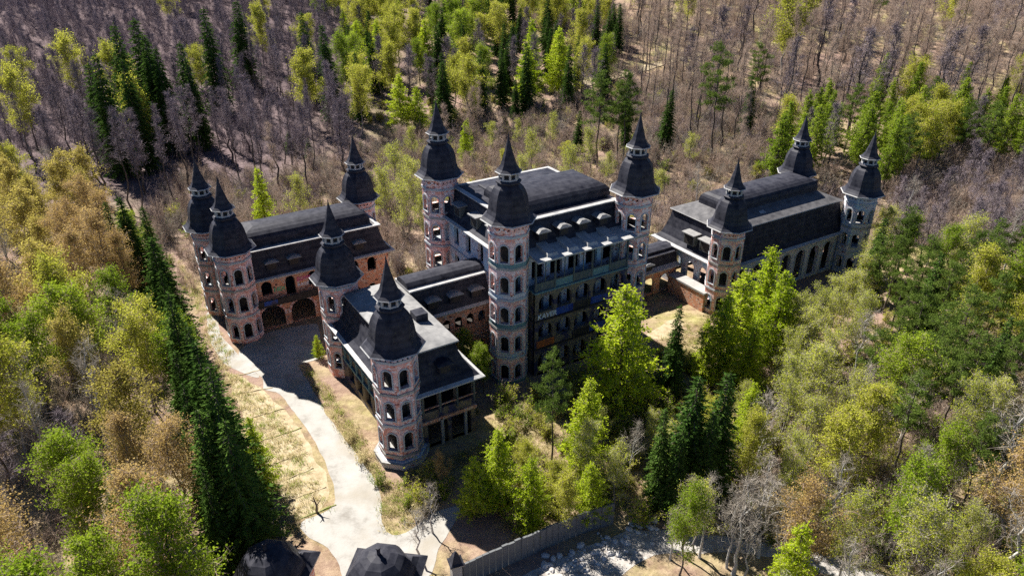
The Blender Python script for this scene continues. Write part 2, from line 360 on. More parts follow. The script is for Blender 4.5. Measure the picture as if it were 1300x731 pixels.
def tower(u, v, eave, floors, z0, fh, label, brick='tower_brick', ww=0.92, wh=1.95, plinth=False, stairs=False, core=True, low_paint=False):
    t = empty('castle_tower', W(u, v), CROT); tag(t, label, 'tower', 'bell-roofed towers of the castle')
    ap = TR * math.cos(R(22.5)); wd = 2 * TR * math.sin(R(22.5))
    mb = MB(); wm = window_surround_mesh(ww, wh, (ww, wh)); spots = []
    for k in range(8):
        a = R(45 * k); n = (math.cos(a), math.sin(a), 0); d = (-math.sin(a), math.cos(a), 0)
        P = (ap * n[0] - d[0] * wd / 2, ap * n[1] - d[1] * wd / 2, 0)
        cl = []; x0 = wd / 2 - ww / 2; x1 = wd / 2 + ww / 2
        if z0 > 0: cl.append((0, wd, 0, z0, []))
        for i in range(floors):
            za = z0 + i * fh; sill = za + (fh - wh) * 0.45
            cl.append((0, wd, za, za + fh, [(x0, x1, sill, sill + wh, True)])); spots.append((a, ap, sill))
        zt = z0 + floors * fh; zm = eave - 0.75
        if zm > zt + 0.02: cl.append((0, wd, zt, zm, []))
        else: zm = zt
        hs = 0.17
        cl.append((0, wd, zm, zm + 0.3, [(wd * f - hs / 2, wd * f + hs / 2, zm + 0.06, zm + 0.06 + hs, False) for f in (0.2, 0.5, 0.8)]))
        cl.append((0, wd, zm + 0.3, eave + 0.05, []))
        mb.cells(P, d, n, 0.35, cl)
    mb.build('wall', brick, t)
    for a, ap_, sill in spots:
        inst('window', wm, t, ((ap_ + 0.0) * math.cos(a), (ap_) * math.sin(a), sill), a - R(90))
    for i in range(1 if not plinth else 0, floors + 1):
        z = z0 + i * fh
        mb = MB(); r = TR + (0.09 if (i % 2 or plinth) else 0.06)
        mb.loft([octa(r, z - 0.13), octa(r, z + 0.13)]); mb.build('string_course', 'band_paint' if i % 2 else 'concrete', t)
    if low_paint:
        for i in range(floors):
            z = z0 + i * fh; mb = MB(); mb.loft([octa(TR + 0.025, z + 0.16), octa(TR + 0.025, z + 0.62)], cap0=False, cap1=False)
            mb.build('painted_band', ['teal_paint', 'pale_brick'][i % 2], t)
    if plinth:
        mb = MB(); mb.loft([octa(TR + 0.55, -0.3), octa(TR + 0.5, 0.55), octa(TR + 0.25, 0.75), octa(TR - 0.1, 0.76)]); mb.build('plinth', 'pale_brick', t)
        mb = MB(); mb.loft([octa(TR + 0.6, 0.56), octa(TR + 0.6, 0.68)]); mb.build('plinth_ledge', 'concrete', t)
    if core: mb = MB(); mb.loft([octa(1.0, 0), octa(1.0, eave - .6)]); mb.build('dark_core', 'dark_inside', t)  # solid dark core added so the tower windows read black
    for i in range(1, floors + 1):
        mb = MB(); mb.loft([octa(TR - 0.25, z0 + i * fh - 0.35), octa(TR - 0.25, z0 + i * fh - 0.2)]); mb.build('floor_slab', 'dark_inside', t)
    if stairs:
        st = MB(); N = int(eave / 0.2)
        st.loft([octa(0.18, 0), octa(0.18, eave - 0.5)], mi=1)
        for k in range(N):
            a = k * R(24); z = k * 0.2
            c1, s1, c2, s2 = math.cos(a), math.sin(a), math.cos(a + R(17)), math.sin(a + R(17))
            bot = [(0.15 * c1, 0.15 * s1), (1.75 * c1, 1.75 * s1), (1.75 * c2, 1.75 * s2)]
            st.loft([[(x, y, z) for x, y in bot], [(x, y, z + 0.07) for x, y in bot]])
        st.build('spiral_stair', ['white_tread', 'concrete'], t)
    b = inst('bell_roof', BELL, t, (0, 0, eave)); inst('collar', COLLAR, b); inst('lantern', LANTERN, b); inst('spire', HAT, b)
    return t
tower(1.9, 2.4, 19.4, 5, 0, 3.6, 'tall five-storey brick tower at the near corner of the main hall, beside the link wing', low_paint=True)
tower(2.2, 18.8, 19.4, 5, 0, 3.6, 'tall pink brick tower at the far end of the side wall of the main hall', ww=1.0, wh=2.0, core=False)
tower(18.5, 2.2, 19.4, 5, 0, 3.6, 'tall brick tower between the balconied hall front and the long right wing', core=False)
tower(-14.1, -3.6, 12.5, 3, 1.2, 3.5, 'three-storey graffitied tower on a plinth at the corner of the front wing', plinth=True)
tower(-13.3, 13.5, 12.0, 3, 0.6, 3.6, 'tower with a spiral stair behind its windows, beside the courtyard path', stairs=True, ww=0.8, core=False)
tower(-21.4, 27.3, 12.0, 3, 0, 3.6, 'short pink tower beside the arched gateway at the end of the path')
tower(-22.2, 36.0, 12.0, 3, 0, 3.6, 'short tower directly behind the gateway tower on the left wing')
tower(-2.2, 35.6, 12.0, 3, 0, 3.6, 'short tower at the far back corner of the left wing')
tower(33.9, 1.3, 12.0, 3, 0, 3.6, 'short sunlit tower at the near corner of the long right wing')
tower(59.0, 0.2, 12.0, 3, 0, 3.6, 'short blue-stained tower at the end of the tall arches of the right wing', brick='pale_brick', core=False)
tower(58.3, 11.0, 12.0, 3, 0, 3.6, 'short tower behind the roof of the long right wing, only its bell roof showing')

# ================================================================== castle wings
def rect_ring(u0, u1, v0, v1, iu, iv, z): return [(u0 + iu, v0 + iv, z), (u1 - iu, v0 + iv, z), (u1 - iu, v1 - iv, z), (u0 + iu, v1 - iv, z)]
def facade_cells(L, rows):
    cl = []
    for (z0, z1, n, w, sill, h, arch, m0, m1) in rows:     # m0, m1: margins left and right
        if n == 0: cl.append((0, L, z0, z1, [])); continue
        bw = (L - m0 - m1) / n
        cl.append((0, L, z0, z1, [(m0 + bw * (i + .5) - w / 2, m0 + bw * (i + .5) + w / 2, z0 + sill, z0 + sill + h, arch) for i in range(n)]))
    return cl
def walls(root, u0, u1, v0, v1, front, left, back, right, mat, th=0.4, name='wall'):
    mb = MB()
    for P, d, n, L, rows in (((u0, v0, 0), (1, 0, 0), (0, -1, 0), u1 - u0, front), ((u1, v0, 0), (0, 1, 0), (1, 0, 0), v1 - v0, right),
                             ((u1, v1, 0), (-1, 0, 0), (0, 1, 0), u1 - u0, back), ((u0, v1, 0), (0, -1, 0), (-1, 0, 0), v1 - v0, left)):
        if rows: mb.cells(P, d, n, th, facade_cells(L, rows))
    return mb.build(name, mat, root)
def mansard(root, u0, u1, v0, v1, ze, zb, zr, inb=1.3, ledge=1.1, zl=None, worn_top=True, barrel=0.9, over=0.75, worn_slope=False):
    """steep curved lower roof, projecting ledge, then a rounded upper roof"""
    zl = zb + 0.25 if zl is None else zl
    mb = MB(); rg = lambda i, z: rect_ring(u0, u1, v0, v1, i, i, z)
    h = zb - ze
    mb.loft([rg(-over + 0.1, ze - 0.22), rg(-over, ze - 0.12), rg(-over, ze), rg(-over + 0.35, ze + 0.12), rg(-0.05, ze + 0.42), rg(inb * 0.45, ze + h * 0.38), rg(inb * 0.8, ze + h * 0.72), rg(inb, zb)], mis=[1, 1, 1, 0, 0, 0, 0])
    r = mb.build('lower_roof', ['roof_felt', 'roof_flashing'], root)
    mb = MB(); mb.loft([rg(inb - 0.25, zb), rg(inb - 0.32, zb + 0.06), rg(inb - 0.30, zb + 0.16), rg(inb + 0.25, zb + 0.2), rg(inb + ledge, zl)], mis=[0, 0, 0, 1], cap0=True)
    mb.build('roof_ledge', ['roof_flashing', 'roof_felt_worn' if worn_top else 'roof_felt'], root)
    i0 = inb + ledge; mb = MB(); hh = zr - zl; half = min(u1 - u0, v1 - v0) / 2 - i0
    pts = [(i0 + 0.02, zl - 0.15), (i0 + 0.05, zl + hh * 0.30)]
    for k in range(1, 7):
        a = R(15 * k); pts.append((i0 + 0.05 + min(half * barrel, 3.2) * (1 - math.cos(a)), zl + hh * 0.30 + hh * 0.70 * math.sin(a)))
    mb.loft([rg(i, z) for i, z in pts]); mb.build('upper_roof', ['roof_felt' if not worn_slope else 'roof_felt_worn'], root)
    return r
def dormer(root, u, v, z, rz, w=1.3, h=1.1, depth=1.2, hood='sunlit_felt', front='dark_inside', box=False):
    """u,v,z: centre of the sill line of the front; local -y looks out"""
    mb = MB(); mb.box(-w / 2, w / 2, 0, depth, 0, h)
    d = mb.build('dormer', 'roof_felt' if not box else 'timber', root, (u, v, z), rz)
    mb = MB(); o = 0.22
    if box: mb.loft([[(-w / 2 - o, -0.3, h + .005), (w / 2 + o, -0.3, h + .005), (w / 2 + o, depth, h + .03), (-w / 2 - o, depth, h + .03)], [(-w / 2 - o, -0.3, h + 0.14), (w / 2 + o, -0.3, h + 0.14), (w / 2 + o, depth, h + 0.2), (-w / 2 - o, depth, h + 0.2)]])
    else:
        mb.loft([[(-w / 2 - o, -0.3, h - .04), (w / 2 + o, -0.3, h - .04), (w / 2 + o, depth, h - .04), (-w / 2 - o, depth, h - .04)], [(-w / 2 - o, -0.32, h + 0.05), (w / 2 + o, -0.32, h + 0.05), (w / 2 + o, depth, h + 0.05), (-w / 2 - o, depth, h + 0.05)], [(-w * .22, -0.05, h + 0.30), (w * .22, -0.05, h + 0.30), (w * .22, depth, h + 0.30), (-w * .22, depth, h + 0.30)]])
    mb.build('hood', hood, d)
    mb = MB(); mb.box(-w / 2 + 0.14, w / 2 - 0.14, -0.012, 0.1, 0.12, h - 0.1); mb.build('window', front, d)
    return d
def graffiti(text, root, mat, loc, rz, size, shear=0.0, sx=1.0):
    cu = bpy.data.curves.new('graffiti', 'FONT'); cu.body = text; cu.size = size; cu.extrude = 0.004; cu.shear = shear; cu.offset = 0.02; cu.resolution_u = 2
    tmp = bpy.data.objects.new('tmp', cu); C.objects.link(tmp)
    dg = bpy.context.evaluated_depsgraph_get(); me = bpy.data.meshes.new_from_object(tmp.evaluated_get(dg)); bpy.data.objects.remove(tmp)
    me.materials.clear(); me.materials.append(MATS[mat])
    o = bpy.data.objects.new('graffiti', me); link(o, root); o.location = loc; o.rotation_euler = (R(90), 0, rz); o.scale = (sx, 1, 1)
    return o

# ---- main hall
mh = empty('main_hall', W(0, 0), CROT); tag(mh, 'tall main castle hall with black mansard roof and balconied front between tall towers', 'building')
u0, u1, v0, v1 = 2.2, 18.2, 2.4, 18.6
side = [(0, 3.6, 4, 1.3, 1.0, 2.0, True, 2.2, 2.2), (3.6, 7.2, 4, 1.3, 0.9, 2.1, True, 2.2, 2.2), (7.2, 10.8, 4, 1.3, 0.9, 2.1, True, 2.2, 2.2), (10.8, 14.6, 4, 1.2, 0.8, 2.4, True, 2.2, 2.2)]
fr = [(0, 3.6, 5, 1.8, 0, 2.8, True, 2.2, 1.6), (3.6, 7.2, 5, 1.7, 0.05, 2.7, True, 2.2, 1.6), (7.2, 10.8, 5, 1.7, 0.05, 2.7, True, 2.2, 1.6), (10.8, 14.6, 5, 1.6, 0.6, 2.2, False, 2.2, 1.6)]
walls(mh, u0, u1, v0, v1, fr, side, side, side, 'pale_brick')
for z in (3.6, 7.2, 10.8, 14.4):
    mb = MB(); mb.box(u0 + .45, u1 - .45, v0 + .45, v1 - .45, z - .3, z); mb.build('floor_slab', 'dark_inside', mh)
for z in (7.2, 10.8):
    mb = MB(); mb.box(u0 - 0.09, u0 + 0.003, v0 + 2, v1 - 2, z - 0.12, z + 0.12); mb.build('string_course', 'band_paint', mh)
mansard(mh, u0, u1, v0, v1, 14.7, 17.9, 18.6, inb=1.25, ledge=2.0, zl=18.3, over=0.8, barrel=.3, worn_top=False)
mb = MB(); pts = [(0, 18.2), (0.02, 18.7)] + [(3.4 * (1 - math.cos(R(15 * k))) + .02, 18.7 + 1.25 * math.sin(R(15 * k))) for k in range(1, 7)]
mb.loft([rect_ring(4.6, 17.2, 4.9, 12.3, i * .8, i, z) for i, z in pts]); mb.build('barrel_roof', 'roof_felt', mh)
fu0, fu1, fv = 4.2, 17.0, 0.7
arc = MB(); Lf = fu1 - fu0
arc.cells((fu0, fv, 0), (1, 0, 0), (0, -1, 0), 0.4, facade_cells(Lf, [(0, 3.6, 5, 2.0, 0.0, 2.9, True, 0.25, 0.25), (3.6, 7.2, 5, 1.95, 0.95, 2.1, True, 0.25, 0.25), (7.2, 10.75, 5, 1.95, 0.95, 2.1, True, 0.25, 0.25)]))
for x in (fu0, fu1):
    for za in (0.0, 3.6, 7.2): arc.box(x - .2 if x == fu1 else x, x if x == fu1 else x + .2, fv + .4, v0 - 0.01, za, za + 3.55)
arc.build('balcony_arcade', 'plaster', mh)
for z in (3.6, 7.2, 10.75):
    mb = MB(); mb.box(fu0 - 0.1, fu1 + 0.1, fv - 0.16, v0 - 0.01, z - 0.16, z + 0.02); mb.build('balcony_slab', 'teal_paint' if z > 10 else 'dark_inside', mh)
bw = (Lf - .5) / 5
for z, cols in ((7.2, ['plaster', 'blue_graffiti', 'dark_inside', 'blue_graffiti', 'purple_graffiti']), (3.6, ['orange_graffiti', 'plaster', 'dark_inside', 'blue_graffiti', 'plaster'])):
    for i, cm in enumerate(cols):
        mb = MB(); mb.box(fu0 + .25 + bw * i + .03, fu0 + .25 + bw * (i + 1) - .03, fv - 0.035, fv + 0.01, z + 0.05, z + 0.93); mb.build('parapet_panel', cm, mh)
graffiti('KAVER', mh, 'white_graffiti', (fu0 + 0.3, fv - 0.05, 7.35), 0, 0.85, 0.1, 1.0)
for i in range(6):                       # glazed timber loggia under the eaves
    x = fu0 + 0.1 + (Lf - .2) * i / 5
    mb = MB(); mb.box(x - .09, x + .09, fv + .0, fv + .18, 10.78, 14.35); mb.build('loggia_post', 'timber', mh)
for i in range(5):
    x = fu0 + 0.1 + (Lf - .2) * (i + .5) / 5
    mb = MB(); mb.box(x - .04, x + .04, fv + .05, fv + .13, 11.8, 14.3); mb.build('loggia_mullion', 'timber', mh)
mb = MB(); mb.box(fu0, fu1, fv - .01, fv + .2, 14.35, 14.6); mb.box(fu0 + .2, fu1 - .2, fv + .02, fv + .16, 11.65, 11.78); mb.build('loggia_rail', 'timber', mh)
for i in range(5):
    x0_ = fu0 + 0.2 + (Lf - .2) * i / 5
    mb = MB(); mb.box(x0_ + .02, x0_ + (Lf - .2) / 5 - .22, fv + .06, fv + .12, 10.8, 11.64); mb.build('loggia_panel', ['timber', 'teal_paint', 'timber', 'teal_paint', 'timber'][i], mh)
mb = MB(); mb.loft([[(fu0 - .3, fv - .95, 14.62), (fu1 + .3, fv - .95, 14.62), (fu1 + .3, v0 + .2, 14.9), (fu0 - .3, v0 + .2, 14.9)], [(fu0 - .3, fv - .95, 14.8), (fu1 + .3, fv - .95, 14.8), (fu1 + .3, v0 + .3, 15.3), (fu0 - .3, v0 + .3, 15.3)]])
mb.build('eave_canopy', 'roof_flashing', mh)
for u in (6.1, 8.8, 11.4, 14.2):
    dormer(mh, u, v0 - .25, 16.0, 0, 1.2, 0.95, 1.6)
    mb = MB(); mb.loft([[(u - .75, fv - .5, 14.82), (u + .75, fv - .5, 14.82), (u + .75, v0, 15.05), (u - .75, v0, 15.05)], [(u - .6, fv - .3, 15.2), (u + .6, fv - .3, 15.2), (u + .6, v0 + .3, 15.6), (u - .6, v0 + .3, 15.6)]]); mb.build('eave_hood', 'roof_flashing', mh)
for v in (6.5, 10.5, 14.5): dormer(mh, u0 + 0.0, v, 15.4, R(-90), 1.5, 1.3, 1.5, box=True)

# ---- left wing over the gateway
lw = empty('gateway_wing', W(-21.4, 27.3), CROT); tag(lw, 'low pink brick wing with two gateway arches at the end of the path', 'building')
L = 19.6
walls(lw, 0, L, 0, 9.0, [(0, 4.0, 0, 0, 0, 0, False, 0, 0)] and None, [(0, 3.6, 2, 1.2, 0.9, 1.9, True, 2.2, 2.2), (3.6, 7.2, 2, 1.2, 0.9, 1.9, True, 2.2, 2.2)],
      [(0, 3.6, 6, 1.2, 0.9, 1.9, True, 2.2, 2.2), (3.6, 7.2, 6, 1.2, 0.9, 1.9, True, 2.2, 2.2)], [(0, 3.6, 2, 1.2, 0.9, 1.9, True, 2.2, 2.2), (3.6, 7.2, 2, 1.2, 0.9, 1.9, True, 2.2, 2.2)], 'wing_brick')
mb = MB()
mb.cells((0, 0, 0), (1, 0, 0), (0, -1, 0), 0.5, [(0, L, 0, 3.75, [(2.0, 5.1, 0.02, 3.2, True), (5.9, 9.0, 0.02, 3.2, True), (9.8, 12.9, 0.02, 3.2, True), (14.2, 15.4, 0.9, 2.8, True), (16.4, 17.6, 0.9, 2.8, True)]),
       (0, L, 3.75, 7.2, [(2.7, 4.0, 1.0 + 3.7, 2.9 + 3.7, True), (5.7, 6.9, 3.95, 2.95 + 3.7, True), (8.6, 9.8, 4.7, 6.6, True), (11.4, 12.6, 4.7, 6.6, True), (14.2, 15.4, 4.7, 6.6, True), (16.6, 17.8, 4.7, 6.6, True)])])
mb.build('wall', 'wing_brick', lw)
for a, b in ((2.0, 5.1), (5.9, 9.0), (9.8, 12.9)):
    mb = MB(); c = (a + b) / 2; r = (b - a) / 2; sp = 3.2 - r
    for k in range(10):
        t0, t1 = math.pi * k / 10 + .02, math.pi * (k + 1) / 10 - .02
        ring = lambda y: [(c - r * math.cos(t0), y, sp + r * math.sin(t0)), (c - r * math.cos(t1), y, sp + r * math.sin(t1)), (c - (r + .3) * math.cos(t1), y, sp + (r + .3) * math.sin(t1)), (c - (r + .3) * math.cos(t0), y, sp + (r + .3) * math.sin(t0))]
        mb.loft([ring(-.07), ring(.02)])
    mb.build('arch_ring', 'tower_brick', lw)
mb = MB(); mb.box(1.8, 13.2, -1.1, -.003, 3.62, 3.82); mb.box(1.8, 13.2, -1.1, -.98, 3.82, 4.5); mb.build('balcony', 'dark_inside', lw)
mb = MB(); mb.box(2.5, 4.2, -1.13, -1.101, 3.9, 4.45); mb.build('parapet_panel', 'blue_graffiti', lw)
graffiti('HEX', lw, 'green_graffiti', (4.15, -0.02, 5.0), 0, 0.75, 0.1)
graffiti('SOW', lw, 'pink_graffiti', (7.1, -0.02, 5.7), 0, 0.75, 0.1)
graffiti('RAGE', lw, 'white_graffiti', (7.1, -0.02, 4.95), 0, 0.6, 0.15)
mb = MB(); mb.box(.5, L - .5, .6, 8.5, 3.45, 3.7); mb.build('floor_slab', 'dark_inside', lw)
mansard(lw, 0, L, 0, 9.0, 7.2, 10.5, 12.7, inb=0.8, ledge=0.7, zl=10.75, barrel=0.95)
for u in (4.4, 7.2, 15.8, 12.0): dormer(lw, u, -0.02, 8.0, 0, 1.3, 1.0)
for v in (3.0, 6.0): dormer(lw, 0.0, v, 8.0, R(-90), 1.3, 1.0)

# ---- front wing between the stair tower and the plinth tower
fw = empty('front_wing', W(-14.6, -4.6), CROT); tag(fw, 'front wing with flat-topped mansard roof and glazed verandah joining the plinth tower', 'building')
fl, fd = 8.4, 17.5
low = [(0, 3.3, 2, 2.4, 0.1, 2.6, False, 2.6, .4), (3.3, 7.0, 0, 0, 0, 0, False, 0, 0)]
walls(fw, 0.3, fl, 0.3, fd, [(0, 3.0, 2, 2.2, 0.0, 2.7, False, 2.6, .3), (3.0, 4.1, 0, 0, 0, 0, 0, 0, 0), (4.1, 6.9, 3, 1.5, 0.1, 2.5, False, 2.4, .2)],
      [(0, 3.2, 5, 1.6, 0.9, 1.9, False, 2.5, 2.6), (3.2, 4.2, 0, 0, 0, 0, 0, 0, 0), (4.2, 6.9, 6, 1.7, 0.1, 2.4, False, 2.4, 2.5)],
      [(0, 6.9, 0, 0, 0, 0, 0, 0, 0)], [(0, 3.4, 4, 1.3, 0.9, 1.9, True, 1, 1), (3.4, 6.9, 4, 1.3, 0.9, 1.9, True, 1, 1)], 'plaster')
mb = MB(); mb.box(.8, fl - .4, .8, fd - .4, 3.3, 3.6); mb.build('floor_slab', 'dark_inside', fw)
for i in range(4):
    x = 2.6 + i * 1.88; mb = MB(); mb.box(x - .09, x + .09, .1, .28, 3.9, 6.85); mb.build('verandah_post', 'timber', fw)
for i in range(2):
    x = 4.6 + i * 2.6; mb = MB(); mb.box(x - .14, x + .14, .06, .28, 0, 3.0); mb.build('pillar', 'concrete', fw)
mb = MB(); mb.box(2.2, fl + .05, .05, .29, 3.0, 3.35); mb.box(2.2, fl + .05, .12, .27, 4.7, 4.82); mb.build('verandah_rail', 'wing_brick', fw)
for i in range(8):
    y = 2.6 + i * 1.75; mb = MB(); mb.box(.08, .28, y - .09, y + .09, 3.4, 6.85); mb.build('verandah_post', 'teal_paint', fw)
mb = MB(); mb.box(.06, .29, 2.2, 15.6, 3.2, 3.45); mb.box(.1, .28, 2.2, 15.6, 4.75, 4.87); mb.build('verandah_rail', 'teal_paint', fw)
mb = MB(); rg = lambda i, z: rect_ring(0, fl, 0, fd, i, i, z)
mb.loft([rg(-.55, 6.75), rg(-.7, 6.85), rg(-.7, 6.98), rg(-.3, 7.12), rg(0.25, 7.55), rg(0.8, 8.5), rg(1.2, 9.5), rg(1.45, 10.5)], mis=[1, 1, 1, 0, 0, 0, 0]); mb.build('lower_roof', ['roof_felt', 'roof_flashing'], fw)
mb = MB(); mb.loft([rg(1.2, 10.5), rg(1.12, 10.56), rg(1.14, 10.68), rg(3.4, 11.2)], mis=[0, 0, 1]); mb.build('upper_roof', ['roof_flashing', 'sunlit_felt'], fw)
dormer(fw, 5.2, 0.15, 8.2, 0, 1.2, .95, hood='roof_felt')
mb = MB(); mb.box(4.9, 6.2, 5.6, 7.0, 10.8, 11.9); mb.build('roof_hatch', ['roof_felt'], fw)

# ---- link wing
kw = empty('link_wing', W(-6.4, 6.9), CROT); tag(kw, 'narrow brick link wing with small dormers joining front wing and main hall', 'building')
wl = 8.6
rows = [(0, 3.8, 4, 1.1, 1.0, 1.8, True, .4, .4), (3.8, 7.7, 5, .9, 1.4, 1.5, True, .4, .4)]
walls(kw, 0.2, wl - .05, 0, 5.4, rows, None, None, None, 'wing_brick'); walls(kw, 0.2, wl - .05, 0, 5.4, None, None, rows, None, 'wing_brick')
mb = MB(); mb.box(.3, wl - .1, .5, 4.9, 3.5, 3.8); mb.build('floor_slab', 'dark_inside', kw)
mb = MB(); mb.box(0.2, wl - .06, -.14, -.003, 3.7, 3.95); mb.build('string_course', 'wing_brick', kw)
mb = MB(); rg = lambda i, z: rect_ring(-1.0, wl - .06, 0, 5.4, 0, i, z)
mb.loft([rg(-.45, 7.6), rg(-.55, 7.7), rg(-.55, 7.8), rg(-.2, 7.95), rg(.35, 8.9), rg(.75, 10.0), rg(.95, 10.8)], mis=[1, 1, 1, 0, 0, 0]); mb.build('lower_roof', ['roof_felt', 'roof_flashing'], kw)
mb = MB(); mb.loft([rg(.72, 10.8), rg(.66, 10.88), rg(.7, 10.98), rg(1.3, 11.05), rg(1.32, 11.3), rg(1.7, 11.6), rg(2.3, 11.75)], mis=[0, 0, 0, 1, 1, 1]); mb.build('upper_roof', ['roof_flashing', 'roof_felt'], kw)
for u in (1.4, 4.1, 6.8): dormer(kw, u, -.05, 8.6, 0, 1.35, 1.0)

# ---- right wing
rw = empty('hall_wing', W(33.9, 1.3), CROT); tag(rw, 'long right wing with tall arched windows and grey worn roof slope', 'building')
L, D = 25.0, 12.6
walls(rw, 0, L, 0, D, [(0, 5.9, 7, 1.9, 0.3, 4.6, True, 2.2, 2.2)], [(0, 6.2, 4, 1.5, 1.4, 3.2, True, .8, 2.2)], [(0, 6.2, 7, 1.9, 0.3, 4.6, True, 2.2, 2.2)], [(0, 6.2, 3, 1.5, 1.0, 3.6, True, 2, 2)], 'pale_brick')
for i in range(7):
    bw = (L - 4.4) / 7; x = 2.2 + bw * (i + .5)
    o = inst('window', window_surround_mesh(1.9, 4.6, 'tall'), rw, (x, 0, 0.3), R(180))
mb = MB(); mb.box(.5, L - .5, .5, D - .5, 5.2, 5.5); mb.build('floor_slab', 'dark_inside', rw)
mb = MB(); rg = lambda i, z: rect_ring(0, L, 0, D, i, i, z)
mb.loft([rg(-.6, 5.75), rg(-.75, 5.85), rg(-.75, 5.98), rg(-.3, 6.15), rg(.25, 6.7), rg(.7, 7.9), rg(1.0, 9.1), rg(1.2, 10.2)], mis=[1, 1, 1, 0, 0, 0, 0]); mb.build('lower_roof', ['roof_felt', 'roof_flashing'], rw)
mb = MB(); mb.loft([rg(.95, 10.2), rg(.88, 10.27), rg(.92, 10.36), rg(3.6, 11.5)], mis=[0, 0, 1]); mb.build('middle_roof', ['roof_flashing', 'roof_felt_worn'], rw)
mb = MB(); pts = [(3.55, 11.3), (3.6, 12.2)] + [(3.6 + 2.4 * (1 - math.cos(R(15 * k))), 12.2 + 1.3 * math.sin(R(15 * k))) for k in range(1, 7)]
mb.loft([rg(i, z) for i, z in pts]); mb.build('upper_roof', 'roof_felt', rw)
mb = MB(); mb.box(L - 5.0, L - 1.5, 5.2, 7.6, 11.0, 12.2); mb.build('ridge_box', 'roof_felt', rw)
for v in (3.4, 6.4): dormer(rw, -0.25, v, 7.0, R(-90), 1.9, 1.5, 1.8, box=True)
mb = MB(); mb.box(5.5, 7.5, 1.7, 2.5, 10.62, 10.66); 
for (x, y, z) in ((3.0, 1.5, 10.64), (8.5, 2.3, 10.98)):
    mb = MB(); mb.loft([[(x, y, z), (x + 1.0, y, z), (x + .95, y + .5, z + .21), (x + .05, y + .45, z + .19)], [(x, y, z + .03), (x + 1.0, y, z + .03), (x + .95, y + .5, z + .24), (x + .05, y + .45, z + .22)]]); mb.build('loose_sheet', 'roof_flashing', rw)
mb = MB(); N = 14                                   # rounded balcony slab under the first arch
ring = lambda z: [(5.2 + 2.4 * math.cos(-math.pi * k / N), -0.003 + 1.9 * math.sin(-math.pi * k / N), z) for k in range(N + 1)]
mb.loft([ring(2.6), ring(2.85)]); mb.build('balcony', 'concrete', rw)
# canopy along the left end
mb = MB(); mb.box(-2.6, -.8, 0.3, 7.2, 2.55, 2.8); mb.build('canopy_slab', 'concrete', rw)
mb = MB(); mb.box(-2.5, -2.2, .4, 7.0, 0, 2.55); mb.build('canopy_wall', 'wing_brick', rw)

# ---- gallery between main hall and right wing
ga = empty('gallery_wing', W(20.5, 9.0), CROT); tag(ga, 'low dark gallery between the main hall and the long right wing', 'building')
rows = [(0, 3.6, 4, 1.9, 0.2, 2.5, True, .5, .5)]
walls(ga, 0, 12.8, 0, 4.5, rows, None, None, None, 'wing_brick'); walls(ga, 0, 12.8, 0, 4.5, None, None, rows, None, 'wing_brick')
rg = lambda i, z: rect_ring(-.6, 13.0, 0, 4.5, 0, i, z)
mb = MB(); mb.loft([rg(-.5, 3.5), rg(-.6, 3.6), rg(-.6, 3.72), rg(.2, 4.0), rg(.5, 4.8), rg(.7, 5.4)], mis=[1, 1, 1, 0, 0]); mb.build('lower_roof', ['roof_felt', 'roof_flashing'], ga)
mb = MB(); mb.loft([rg(.5, 5.4), rg(.45, 5.5), rg(1.0, 5.6), rg(1.05, 5.9), rg(1.8, 6.1)], mis=[0, 1, 1, 1]); mb.build('upper_roof', ['roof_flashing', 'roof_felt'], ga)
for u in (3.0, 7.5): dormer(ga, u, -.1, 3.9, 0, 1.3, .8)

# ================================================================== gatehouses, wall, small things
def gatehouse(x, y, rz, label):
    g_ = empty('gatehouse', (x, y, 0), rz); tag(g_, label, 'gatehouse', 'pair of gatehouses at the castle gate')
    mb = MB(); w = 2.3
    for P, d, n in (((-w, -w, 0), (1, 0, 0), (0, -1, 0)), ((w, -w, 0), (0, 1, 0), (1, 0, 0)), ((w, w, 0), (-1, 0, 0), (0, 1, 0)), ((-w, w, 0), (0, -1, 0), (-1, 0, 0))):
        mb.cells(P, d, n, .3, [(0, 2 * w, 0, 3.6, [(1.75, 2.85, .9, 2.9, True)])])
    mb.build('wall', 'tower_brick', g_)
    mb = MB(); sq = lambda r, z: [(-r, -r, z), (r, -r, z), (r, r, z), (-r, r, z)]
    mb.loft([sq(2.7, 3.5), sq(2.8, 3.6), sq(2.8, 3.75), sq(2.3, 4.1), sq(1.9, 4.5)], mis=[1, 1, 0, 0]); mb.build('lower_roof', ['roof_felt', 'roof_flashing'], g_)
    mb = MB(); pr = [(2.55, 4.15), (2.62, 4.3), (2.45, 4.7), (2.2, 5.2), (1.85, 5.7), (1.4, 6.1), (.85, 6.35), (.3, 6.45)]
    mb.loft([octa(r, z) for r, z in pr]); dm = mb.build('dome_roof', 'roof_felt', g_)
    mb = MB(); mb.bar((0, 0, 6.3), (0, 0, 7.0), .14); mb.bar((0, 0, 7.0), (0, 0, 7.1), .2); mb.build('vent_pipe', 'roof_felt', dm)
    return g_
gatehouse(-17.9, 39.3, R(-8), 'dark domed gatehouse roof beside the spruces at the foot of the path')
gatehouse(-9.6, 38.9, R(-8), 'dark domed gatehouse roof at the path side, nearer the front wing')
gt = empty('gate_screen', (-13.75, 38.9, 0), R(-8)); tag(gt, 'pale concrete gate screen with a flat cap between the two gatehouses', 'gate')
mb = MB(); mb.box(-1.85, -1.35, -.25, .25, 0, 3.0); mb.box(1.25, 1.75, -.25, .25, 0, 3.0); mb.build('pillar', 'concrete', gt)
